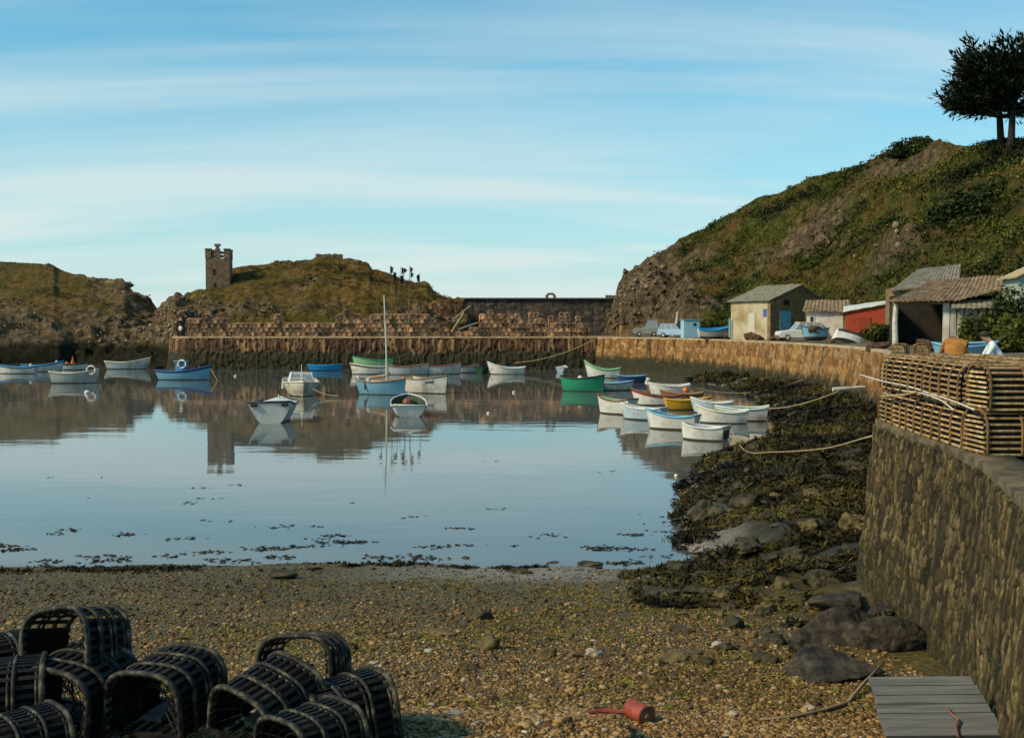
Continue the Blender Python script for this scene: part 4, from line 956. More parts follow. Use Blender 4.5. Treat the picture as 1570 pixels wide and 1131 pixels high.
def boat(name, label, px, py, head, L, B, H, hull='white', rail='wood', inner='grey', strake=None, boot='dark', tr=0.7, sheer=0.45, rake=0.25, group=None, thwarts=(0.25, 0.5, 0.72), thw='wood', loc=None, rot=None, cat='boat', deck=None, deckcol='white', off=0.4, flare=0.18, full=2.3):
    h = R(head)
    if loc is None:
        g = G(px, py, 0.0); ext = off * (B * abs(math.cos(h)) + L * 0.8 * abs(math.sin(h)))
        loc = P(px, 500, g.y + ext); loc.z = 0.0
    root = thing(name, label, cat, loc, rot if rot else (R(random.uniform(-2, 2)), R(random.uniform(-.8, .8)), h), group)
    beam, sh, kl, pt = hull_geo(L, B, H, tr, sheer, rake, flare=flare, full=full)
    ns, nv = 22, 9
    mb = MB(); ts = [i / (ns - 1) for i in range(ns)]
    for side in (-1, 1):
        b0 = len(mb.v)
        for t in ts:
            vw = max(0.06, min(0.6, (0.07 - kl(t)) / (sh(t) - kl(t))))
            for j in range(nv): mb.v.append(tuple(pt(t, vw * j / 3 if j <= 3 else vw + (1 - vw) * (j - 3) / (nv - 4), side)))
        for i in range(ns - 1):
            for j in range(nv - 1):
                q = (b0 + i * nv + j, b0 + (i + 1) * nv + j, b0 + (i + 1) * nv + j + 1, b0 + i * nv + j + 1)
                mb.f.append(q if side < 0 else q[::-1]); zc = sum(mb.v[k][2] for k in q) / 4
                mb.mi.append(1 if j < 3 else (2 if (strake and j >= nv - 2) else 0))
    # transom
    vs = [pt(0, j / (nv - 1), -1) for j in range(nv)] + [pt(0, j / (nv - 1), 1) for j in range(nv - 1, -1, -1)]
    mb.add(vs, [tuple(range(len(vs)))])
    mb.build('hull', [PT[hull], PT[boot], PT[strake or hull]], root, smooth=False)
    # inside lining with sole
    mb = MB(); w = 0.045
    for side in (-1, 1):
        b0 = len(mb.v)
        for t in ts:
            tt = min(max(t, 0.015), 0.965)
            for j, v in enumerate((1.0, 0.85, 0.66, 0.5)): 
                p = pt(tt, v, side, w); mb.v.append((p.x, p.y, p.z))
            p = pt(tt, 0.5, side, w); mb.v.append((p.x, 0, p.z - 0.03))
        for i in range(ns - 1):
            for j in range(4):
                q = (b0 + i * 5 + j, b0 + (i + 1) * 5 + j, b0 + (i + 1) * 5 + j + 1, b0 + i * 5 + j + 1)
                mb.f.append(q); mb.mi.append(0)
    vs = [pt(0.015, v, -1, w) for v in (1, .85, .66, .5)] + [pt(0.015, v, 1, w) for v in (.5, .66, .85, 1)]
    mb.add(vs, [tuple(range(8))])
    mb.build('lining', PT[inner], root)
    # gunwale
    g = MB(); r = 0.035 + 0.006 * L
    path = [pt(t, 1, -1) + Vector((0, 0, 0.01)) for t in ts] + [pt(t, 1, 1) + Vector((0, 0, 0.01)) for t in ts[::-1]]
    g.tube(path, r, 6, closed=True); g.build('gunwale', PT[rail], root, smooth=True)
    # stem post
    MB().tube([pt(1, 0.25, 1), pt(1, 0.6, 1), pt(1, 1.0, 1) + Vector((0.01, 0, 0.07))], [0.03, 0.035, 0.045], 6).build('stem', PT[rail], root)
    for t in thwarts:
        if deck and t > 1 - deck: continue
        p = pt(t, 0.8, 1, w); MB().box((p.x, 0, p.z), (0.22, p.y * 2, 0.035)).build('thwart', PT[thw], root)
    # ribs inside
    if deck:
        d = MB(); m_ = 10; A = []
        for i in range(m_):
            t = 1 - deck + (deck - 0.02) * i / (m_ - 1); p = pt(t, 0.97, 1, w * .5)
            for k in range(5):
                s_ = -1 + k / 2; A.append((p.x, p.y * s_, p.z + 0.07 * B * (1 - s_ * s_)))
        d.add(A, [(i * 5 + k, (i + 1) * 5 + k, (i + 1) * 5 + k + 1, i * 5 + k + 1) for i in range(m_ - 1) for k in range(4)])
        p = pt(1 - deck, 0.97, 1, w * .5); lo = pt(1 - deck, 0.5, 1, w)
        d.add([(p.x, -p.y, p.z), (p.x, -p.y * .5, p.z + .05 * B), (p.x, 0, p.z + 0.07 * B), (p.x, p.y * .5, p.z + .05 * B), (p.x, p.y, p.z), (lo.x, lo.y, lo.z), (lo.x, -lo.y, lo.z)], [(0, 1, 2, 3, 4, 5, 6)])
        d.build('foredeck', PT[deckcol], root)
    root['L'] = L
    return root, pt
def ring(label, loc, rot, r=0.34):
    t = thing('life_ring', label, 'life ring', loc, rot)
    pts = [(math.cos(a) * r, 0, math.sin(a) * r) for a in np.linspace(0, 2 * math.pi, 24, endpoint=False)]
    MB().tube(pts, 0.085, 8, closed=True).build('ring', paint('ringwhite', (0.74, 0.72, 0.68)), t, smooth=True)
    for a in (0.785, 2.356, 3.927, 5.498):
        c = [(math.cos(a + e) * r, 0, math.sin(a + e) * r) for e in (-.13, 0, .13)]
        MB().tube(c, 0.092, 8).build('band', PT['orange'], t)
    return t
def outboard(root, x, z, y=0):
    m = MB(); m.box((x - 0.12, y, z + 0.16), (0.26, 0.2, 0.26), taper=0.8); m.box((x - 0.1, y, z - 0.22), (0.1, 0.08, 0.55)); m.build('outboard_motor', PT['dark'], root)
def W(root, v): return root.matrix_basis @ Vector(v)
def upd(): bpy.context.view_layer.update()
# ---- left group
b1, _ = boat('fishing_boat', 'white boat with a blue gunwale cut off by the left edge of the picture', 24, 573, 178, 4.6, 1.7, 0.72, 'white', 'blue', 'grey', strake='navy')
b2, _ = boat('fishing_boat', 'white boat with a blue gunwale, bow to the right, second from the left edge', 66, 570, 4, 4.6, 1.7, 0.75, 'white', 'blue', 'grey', strake='blue', sheer=0.7)
b3, _ = boat('fishing_boat', 'low white boat with a dark rail behind the boat with the life ring at left', 112, 567, 2, 3.6, 1.5, 0.66, 'white', 'dark', 'dark', strake='dgreen')
b4, pt4 = boat('fishing_boat', 'grey white open boat with a life ring at its bow, near the left edge', 114, 588, 6, 4.3, 1.75, 0.95, 'grey', 'cream', 'grey', sheer=0.45, rake=0.12, thwarts=(0.3, 0.55))
b5, _ = boat('fishing_boat', 'white boat with a high raked bow moored alone left of the blue cabin boat', 196, 566, 7, 5.3, 1.8, 0.85, 'white', 'cream', 'grey', sheer=0.75, rake=0.5, strake='white')
b6, pt6 = boat('cabin_boat', 'bright blue fishing boat with a small wheelhouse at left', 283, 583, -8, 5.5, 2.0, 0.85, 'sky', 'navy', 'blue', sheer=0.75, rake=0.35, strake='navy', deck=0.32, deckcol='blue')
w = MB(); w.box((-0.35, 0, 1.15), (1.0, 1.05, 1.5), taper=0.93); wh = w.build('wheelhouse', PT['blue'], b6)
MB().box((-0.35, 0, 1.94), (1.2, 1.25, 0.09)).build('roof', PT['sky'], wh)
MB().box((-0.55, -0.53, 1.5), (0.3, 0.03, 0.38)).build('window', glass_m, wh)
MB().box((0.15, 0, 1.5), (0.03, 0.7, 0.38)).build('window', glass_m, wh)
MB().tube([(1.5, 0, 1.0), (1.5, 0, 1.55)], 0.04, 6).build('mooring_post', PT['wood'], b6)
r_ = b6; upd()
ring('white life ring hung on the blue wheelhouse at left', W(b6, (-0.02, -0.66, 1.62)), R(-8), 0.40)
ring('white life ring propped at the bow of the grey white boat near the left edge', W(b4, (1.62, -0.5, 1.28)), R(6), 0.40)
# gear lying in the left boats
def gear(label, name, cat, root, v, geo, m):
    o = MB(); geo(o); ob = o.build(name, m); ob.location = W(root, v); put(ob, label, cat); return ob
gear('small orange sail bundled upright in the low white boat at left', 'furled_sail', 'sail', b3, (-0.1, 0, 0.45), lambda o: o.lathe([(0.22, 0), (0.26, 0.35), (0.16, 0.75), (0.05, 1.15), (0.01, 1.35)], 8), PT['orange'])
gear('orange float in the low white boat at left, beside the bundled sail', 'float', 'float', b3, (-0.85, 0, 0.55), lambda o: o.lathe([(0.05, 0), (0.2, 0.12), (0.24, 0.28), (0.15, 0.44), (0.03, 0.5)], 10), PT['orange'])
gear('white float standing near the bow of the second boat from the left', 'float', 'float', b2, (1.55, 0, 0.85), lambda o: o.lathe([(0.04, 0), (0.14, 0.1), (0.17, 0.3), (0.1, 0.46), (0.03, 0.5)], 10), PT['cream'])
gear('pale float lying at the stern of the boat at the left edge', 'float', 'float', b1, (-1.7, 0, 0.75), lambda o: o.lathe([(0.04, 0), (0.16, 0.1), (0.18, 0.25), (0.1, 0.4), (0.03, 0.44)], 10), PT['cream'])
MB().tube([(-0.2, 0.2, 0.4), (-0.15, 0.2, 1.9)], 0.03, 5).build('boat_hook', PT['wood'], b4)
# ---- centre group
b7, pt7 = boat('motor_cruiser', 'white cabin cruiser with a broad two pane windscreen, bow towards the beach', 461, 607, -76, 5.2, 2.9, 1.0, 'cream', 'cream', 'grey', tr=0.9, sheer=0.18, rake=0.5, deck=0.55, deckcol='cream', thwarts=(), strake='white', off=0.25)
c = MB()
c.add([(0.55, -1.0, 1.1), (0.55, 1.0, 1.1), (0.05, 0.82, 1.85), (0.05, -0.82, 1.85), (-1.3, -1.05, 1.05), (-1.3, 1.05, 1.05), (-1.1, 0.85, 1.8), (-1.1, -0.85, 1.8)], [(0, 1, 2, 3), (1, 5, 6, 2), (0, 3, 7, 4), (3, 2, 6, 7), (4, 7, 6, 5)])
cb = c.build('cabin', PT['white'], b7)
for s_ in (-1, 1):
    a0 = Vector((0.565, s_ * 0.06, 1.14)); a1 = Vector((0.565, s_ * 0.92, 1.14)); a2 = Vector((0.075, s_ * 0.76, 1.80)); a3 = Vector((0.075, s_ * 0.06, 1.80))
    g = MB(); g.add([a0, a1, a2, a3], [(0, 1, 2, 3) if s_ > 0 else (3, 2, 1, 0)]); g.build('windscreen', glass_m, cb)
    e = MB(); e.tube([a0 + Vector((.02, 0, 0)), a1 + Vector((.02, 0, 0)), a2 + Vector((.02, 0, 0)), a3 + Vector((.02, 0, 0))], 0.03, 5, closed=True); e.build('window_frame', PT['white'], cb)
MB().tube([(-0.3, 0, 1.8), (-0.35, 0, 2.45)], 0.025, 5).build('aerial', PT['white'], b7)
rl = MB(); rl.tube([pt7(0.6, 1, 1) + Vector((0, 0, .25)), pt7(0.8, 1, 1) + Vector((0, 0, .32)), pt7(0.97, 1, 1) + Vector((0, 0, .35)), pt7(0.8, 1, -1) + Vector((0, 0, .32)), pt7(0.6, 1, -1) + Vector((0, 0, .25))], 0.022, 5)
for t in (0.62, 0.8, 0.96):
    for s_ in (-1, 1): rl.tube([pt7(t, 1, s_), pt7(t, 1, s_) + Vector((0, 0, .3))], 0.018, 5)
rl.build('bow_rail', PT['cream'], b7)
for s_ in (-1, 1):
    p = pt7(0.5, 0.8, s_); MB().lathe([(0.03, -0.3), (0.12, -0.24), (0.12, 0.2), (0.03, 0.28)], 8, Matrix.Translation(p + Vector((0, s_ * .1, 0)))).build('fender', PT['cream'], b7)
b8, pt8 = boat('motor_boat', 'white flared boat seen end on with a black rail, in front of the cabin cruiser', 422, 645, 93, 4.0, 2.55, 1.02, 'white', 'black', 'white', flare=0.30, tr=0.97, full=3.2, sheer=0.16, rake=0.5, deck=0.6, deckcol='white', thwarts=(), off=0.1)
MB().box((-0.9, 0, 1.02), (0.9, 1.5, 0.28), taper=0.85).build('cuddy', PT['cream'], b8)
for s_ in (-1, 1):
    p = pt8(0.0, 0.9, s_); MB().tube([p + Vector((-.06, -s_ * .12, -0.02)), p + Vector((-.06, -s_ * .5, -0.02))], 0.09, 8).build('fender', PT['black'], b8)
MB().tube([(1.2, 0, 1.15), (1.2, 0, 1.45)], 0.045, 6).build('mooring_post', PT['cream'], b8)
boat('rowing_boat', 'plain bright blue rowing boat moored against the dark back quay', 499, 568.5, 0, 4.1, 1.5, 0.62, 'bright', 'bright', 'bright', sheer=0.35, thw='bright')
boat('fishing_boat', 'green painted boat half hidden behind a white one at the foot of the mast', 571, 567.5, 182, 4.9, 1.7, 1.25, 'pgreen', 'green', 'dgreen', sheer=0.35)
boat('fishing_boat', 'white boat with a black sheer line just left of the mast', 569, 574, 181, 4.7, 1.7, 0.85, 'white', 'cream', 'grey', strake='black', sheer=0.5)
boat('fishing_boat', 'white boat with a brown rail directly right of the mast by the back quay', 628, 574.5, 3, 4.5, 1.7, 0.9, 'white', 'brown', 'wood', strake='white')
boat('fishing_boat', 'white boat with a rust brown rail, between the mast and the dark dinghy', 678, 574, 4, 4.3, 1.7, 0.92, 'white', 'rust', 'wood')
boat('rowing_boat', 'small white boat with a red brown rail next to the dark green dinghy', 716, 572, 8, 2.9, 1.4, 0.72, 'white', 'rust', 'rust')
boat('dinghy', 'very dark green dinghy between two white boats by the back quay', 740, 573.5, 70, 2.4, 1.55, 0.75, 'dgreen', 'black', 'black')
b13, _ = boat('fishing_boat', 'white boat with a raised left bow alone at the right of the back row', 776, 574, 177, 4.1, 1.6, 0.72, 'white', 'white', 'grey', sheer=0.95, rake=0.35)
gear('folded blue tarpaulin in the lone white boat of the back row', 'tarpaulin', 'tarpaulin', b13, (-0.4, 0, 0.55), lambda o: o.box((0, 0, 0.15), (0.9, 0.8, 0.35), taper=0.55), PT['sky'])
b14, pt14 = boat('sailing_boat', 'light blue sailing boat with one tall bare mast', 587, 606, -22, 4.0, 1.8, 1.05, 'sky', 'wood', 'cream', tr=0.75, sheer=0.25, rake=0.15, deck=0.4, deckcol='wood', thw='cream')
mp_ = MB(); mp_.tube([(0.35, 0, 0.2), (0.34, 0, 4.0), (0.22, 0, 8.0)], [0.085, 0.07, 0.045], 8); ms = mp_.build('mast', paint('mast', (0.62, 0.60, 0.52)), b14)
MB().tube([(0.32, -0.3, 6.4), (0.32, 0.3, 6.4)], 0.02, 5).build('spreader', PT['white'], ms)
MB().tube([(0.3, 0, 1.55), (-1.5, 0.05, 1.3)], [0.14, 0.09], 8).build('furled_sail', PT['wood'], b14)
st = MB()
for a_ in (pt14(0.97, 1, 1), pt14(0.5, 1, 1), pt14(0.5, 1, -1), pt14(0.02, 1, 1) * 1.0): st.tube([Vector((0.24, 0, 7.2)), a_], 0.006, 4)
st.build('rigging', PT['grey'], b14)
for s_ in (0.05, 0.28): p = pt14(s_, 0.95, -1); MB().lathe([(0.05, -.2), (.15, -.12), (.15, .25), (.05, .33)], 8, Matrix.Translation(p + Vector((0, 0.12, 0.1)))).build('fender', PT['pale'], b14)
MB().box(tuple(pt14(0.2, 0.75, -1) + Vector((0, -.05, 0))), (0.1, 0.08, 0.6)).build('rudder_strap', PT['dark'], b14)
b15, pt15 = boat('fishing_boat', 'white boat with dark registration marks on its bow, right of the blue sailing boat', 655, 604, -38, 4.3, 1.9, 1.15, 'white', 'wood', 'cream', sheer=0.30, rake=0.2, deck=0.35, deckcol='cream')
mk = MB()
for i in range(5):
    t = 0.62 + i * 0.035; a_ = pt15(t, 0.72, -1); b_ = pt15(t + 0.024, 0.86, -1); c_ = pt15(t + 0.024, 0.72, -1); d_ = pt15(t, 0.86, -1)
    o_ = Vector((0, -0.012, 0)); mk.add([a_ + o_, c_ + o_, b_ + o_, d_ + o_], [(0, 1, 2, 3)])
mk.build('registration_mark', PT['black'], b15)
MB().tube([(0.9, 0, 1.2), (0.9, 0, 1.75)], 0.05, 6).build('mooring_post', PT['wood'], b15)
b16, pt16 = boat('rowing_boat', 'white dinghy with a dark green inside and pale rails, stern to the beach', 626, 637, 97, 3.3, 2.2, 0.62, 'white', 'white', 'dgreen', tr=0.88, full=5.0, sheer=0.95, strake='dgreen', off=0.15, thw='dgreen')
gear('coil of brown net in the bow of the dark green lined dinghy', 'net', 'net', b16, (1.15, 0, 0.55), lambda o: o.lathe([(0.35, 0), (0.4, 0.15), (0.3, 0.35), (0.1, 0.45), (0.02, 0.46)], 10), PT['rust'])
boat('dinghy', 'tiny pale blue dinghy alone under the corner of the two quays', 862, 570.5, 75, 2.0, 1.35, 0.5, 'pale', 'white', 'grey')
# ---- right group
b18, _ = boat('fishing_boat', 'emerald green fishing boat with a black rail', 895, 601, -24, 3.6, 1.7, 1.1, 'green', 'black', 'dgreen', tr=0.6, sheer=0.28, rake=0.1, strake='green')
gear('pale float lying in the emerald green boat', 'float', 'float', b18, (-0.3, 0, 0.85), lambda o: o.lathe([(0.05, 0), (0.2, 0.1), (0.24, 0.3), (0.12, 0.46), (0.02, 0.5)], 10), PT['cream'])
boat('rowing_boat', 'pale green boat with its bow reared up behind the emerald boat', 924, 580, 170, 3.6, 1.5, 0.9, 'white', 'pgreen', 'pgreen', sheer=1.1, rake=0.4, strake='pgreen')
b20, _ = boat('rowing_boat', 'dark navy boat moored behind the blue topped white boat', 970, 587, 2, 2.7, 1.3, 0.62, 'navy', 'sky', 'navy', sheer=0.2)
boat('rowing_boat', 'white boat with a blue inside right of the emerald boat', 945, 599, 3, 2.9, 1.45, 0.62, 'white', 'sky', 'sky', sheer=0.3, strake='sky', thw='sky')
b22, pt22 = boat('rowing_boat', 'white rowing boat with an orange float hanging from its stern', 1026, 607, 177, 3.1, 1.45, 0.78, 'white', 'white', 'grey', sheer=0.3)
b23, _ = boat('rowing_boat', 'white boat with a red stripe and curling bow, behind the yellow boat', 1006, 622, 172, 3.3, 1.5, 0.62, 'white', 'rust', 'white', sheer=0.9, rake=0.35, strake='red', thw='brown')
boat('rowing_boat', 'brown varnished boat between the red striped and the yellow boat', 1046, 619, 172, 2.9, 1.4, 0.66, 'brown', 'wood', 'rust')
b24, _ = boat('rowing_boat', 'white boat with a red brown rail and green inside, leftmost of the near huddle', 943, 636, 136, 2.7, 1.4, 0.82, 'white', 'rust', 'pgreen', tr=0.75, thw='green')
b25, _ = boat('rowing_boat', 'pale blue boat with a white curved rail beside the red brown railed boat', 985, 645, 146, 2.7, 1.35, 0.62, 'pale', 'white', 'white', tr=0.75, thw='wood', sheer=0.5)
boat('rowing_boat', 'bright yellow boat in the middle of the right hand group', 1056, 629, 3, 2.9, 1.4, 0.62, 'yellow', 'yellow', 'yellow', sheer=0.3, thw='yellow')
b27b, _ = boat('dinghy', 'pale dinghy with oars laid across it behind the green and white boats', 1092, 634, 168, 2.5, 1.3, 0.66, 'pale', 'white', 'pale')
b27, _ = boat('rowing_boat', 'white rowing boat with a bright blue inside and oars', 1030, 660, 153, 2.75, 1.45, 0.66, 'white', 'sky', 'bright', tr=0.72, sheer=0.55, strake='white', thw='sky')
b28b, _ = boat('rowing_boat', 'white boat with a green cover and square stern at the right of the group', 1138, 646, 165, 2.9, 1.4, 0.70, 'white', 'white', 'green', tr=0.85, sheer=0.2, thw='green', deck=0.5, deckcol='green')
b28, _ = boat('rowing_boat', 'white boat with a pale green inside just left of the green covered one', 1108, 650, 166, 2.8, 1.4, 0.64, 'white', 'white', 'pgreen', tr=0.75, sheer=0.55, thw='pgreen', strake='cream')
b29, pt29 = boat('dinghy', 'blunt white dinghy with a dark bracket on its transom, nearest the weedy rocks', 1080, 677, 152, 2.15, 1.5, 0.60, 'white', 'white', 'pale', tr=0.85, sheer=0.3, rake=0.05, thw='pale')
tn = MB(); tn.prism([(-0.3, 0.12), (0.3, 0.12), (0.36, 0.52), (-0.36, 0.52)], 0, 0.06, Matrix.Translation((-1.16, 0.0, 0.0)) @ Matrix.Rotation(R(-90), 4, 'Z')); tn.build('motor_bracket', PT['black'], b29)
upd()
def oar(label, a, b_):
    a, b_ = Vector(a), Vector(b_); d = (b_ - a).normalized(); t = thing('oar', label, 'oar', a)
    m = MB(); m.tube([(0, 0, 0), tuple((b_ - a) * 0.8)], 0.022, 6); m.build('shaft', PT['wood'], t)
    m = MB(); m.bar((b_ - a) * 0.78, (b_ - a), 0.12, 0.02); m.build('blade', PT['wood'], t)
oar('oar lying in the bright blue lined rowing boat, along its left side', W(b27, (-1.2, 0.25, 0.78)), W(b27, (0.9, 0.1, 0.75)))
oar('oar lying in the bright blue lined rowing boat, along its right side', W(b27, (-1.25, -0.2, 0.76)), W(b27, (0.9, -0.15, 0.73)))
oar('oar sticking out to the right from the pale dinghy', W(b27b, (0.4, 0.1, 0.74)), W(b27b, (-1.9, -0.1, 0.86)))
gear('orange float hanging at the stern of the white rowing boat', 'float', 'float', b22, (-1.25, 0.78, 0.22), lambda o: o.lathe([(0.05, 0), (0.2, 0.1), (0.25, 0.28), (0.17, 0.46), (0.03, 0.52)], 10), PT['orange'])
def buoy(label, px, py, col, r=0.2):
    g = G(px, py); t = thing('mooring_buoy', label, 'buoy', (g.x, g.y, 0))
    MB().lathe([(0.02, -r * .7), (r * .8, -r * .35), (r, 0.1 * r), (r * .8, .75 * r), (r * .3, r), (0.02, r * 1.05)], 12).build('float', PT[col], t, smooth=True)
    MB().tube([(0, 0, r), (0.06, 0, r * 1.35), (0, 0, r * 1.6)], 0.018, 5).build('eye', PT['dark'], t)
buoy('white buoy at the end of the navy boat', 993, 584, 'white', 0.34)
buoy('white buoy near the boat with the life ring at left', 134, 603, 'white', 0.26)
buoy('small white buoy between the blue cabin boat and the cruiser', 361, 577, 'white', 0.17)
buoy('small white buoy in front of the dark water left of the emerald boat', 788, 602, 'cream', 0.15)
buoy('tiny white buoy below the green lined dinghy', 749, 634, 'white', 0.12)
buoy('small red buoy beside the white rowing boat with the float', 991, 604, 'orange', 0.2)
buoy('tiny pale buoy on the open water near the right shore', 1037, 730, 'cream', 0.09)
# ---- mooring lines
def spline(A, k=8):
    B = [A[0] * 2 - A[1]] + A + [A[-1] * 2 - A[-2]]; out = []
    for i in range(1, len(B) - 2):
        a, b, c, d = B[i - 1:i + 3]
        for j in range(k):
            t = j / k; out.append(0.5 * ((2 * b) + (c - a) * t + (2 * a - 5 * b + 4 * c - d) * t * t + (3 * b - a - 3 * c + d) * t ** 3))
    return out + [A[-1]]
def rope(label, pts, r=0.025, m=None, sag=0.0, n=18, name='mooring_rope'):
    A = [Vector(p) for p in pts]
    if len(A) > 2: A = spline(A)
    if len(A) == 2: A = [A[0].lerp(A[1], i / n) + Vector((0, 0, -sag * 4 * (i / n) * (1 - i / n))) for i in range(n + 1)]
    c = A[0].copy(); ob = MB().tube([p - c for p in A], r, 5).build(name, m or rope_m, None, smooth=True); ob.location = c; return put(ob, label, 'rope')
upd()
rope('rope from the green covered boat up to the pole on the quay wall', [W(b28b, (-1.4, 0, 0.7)), P(1300, 593, 50)], 0.03, None, 0.25)
rope('rope curving from the blunt white dinghy to the near quay wall', [W(b29, (-1.1, -0.6, 0.6)), P(1142, 690, 43), P(1180, 693, 40) , P(1260, 688, 33), P(1338, 668, 24)], 0.022)
rope('rope from the white rowing boat to the quay wall', [W(b22, (-1.5, 0, 0.8)), P(1240, 578, 86)], 0.03, None, 0.9)
rope('rope slanting down from the quay corner behind the emerald boat', [P(912, 520, 139), P(790, 556, 139)], 0.05, None, 0.6)
rope('rope from the cruiser down into the water', [W(b7, (2.4, 0.4, 0.9)), P(520, 606, 84)], 0.03, None, 0.25)
rope('line from the blue cabin boat into the water on its right', [W(b6, (2.7, 0, 1.2)), G(334, 584)], 0.03)
rope('green topped line between the navy boat and the quay', [W(b20, (1.3, 0, 0.6)), W(b22, (1.5, 0, 0.9))], 0.025, None, 0.15)
pl = MB().tube([(0, 0, 0), (1.5, 0.2, 0.12)], [0.10, 0.05], 7).build('boom_pole', post_m); pl.location = P(1277, 597, 49.5); put(pl, 'short pale pole jutting from the dark foot of the quay wall', 'pole')
# ================================================================== THINGS ON THE QUAY
q = on(1096, 517, 116.8)
bb, _ = boat('fishing_boat', 'white and blue boat hauled out on the quay left of the stone store', 0, 0, 0, 3.5, 1.5, 0.75, 'white', 'bright', 'blue', strake='bright', loc=(q.x, q.y, q.z + 0.25), rot=(R(8), 0, R(4)), sheer=0.5)
cradle = MB()
for s_ in (-0.9, 0.9): cradle.box((s_, 0, -0.15), (0.15, 1.2, 0.2))
cradle.build('chocks', wood_b, bb)
q = on(1306, 520, 92); q = P(1306, 516, 84); q.z = drop(q.x, q.y)
bu, _ = boat('rowing_boat', 'white boat turned upside down on the quay below the red shed', 0, 0, 0, 2.5, 1.2, 0.55, 'white', 'white', 'grey', loc=(q.x, q.y, q.z + 0.62), rot=(R(180 - 12), R(16), R(4)), thwarts=())
q = P(1482, 528, 46); q.z = drop(q.x, q.y)
bq, _ = boat('rowing_boat', 'light blue rowing boat lying on the quay behind the near pots', 0, 0, 0, 2.5, 1.1, 0.40, 'sky', 'sky', 'navy', loc=(q.x, q.y, q.z + 0.14), rot=(R(6), 0, R(5)), strake='sky', sheer=0.35)
q = P(1248, 520, 90.5); q.z = drop(q.x, q.y)
bt, _ = boat('rowing_boat', 'stubby blue boat heaped with nets parked behind the white estate car', 0, 0, 0, 2.0, 1.3, 0.65, 'sky', 'dark', 'dark', boot='dark', loc=(q.x, q.y, q.z + 0.4), rot=(0, 0, R(180)), thwarts=(), tr=0.9)
net_m = mat('nets', [(0.03, 0.022, 0.014), (0.09, 0.05, 0.03), (0.16, 0.10, 0.06)], 4, 0.95, 0.9, 20, bdist=0.1)
upd()
boulder('net_pile', 'dark heap of nets in the stubby blue boat behind the white car', 'nets', (q.x, q.y, q.z + 1.05), 0.95, 0.6, 0.5, net_m, 71, rot=0, sub=4, rough=1.7)
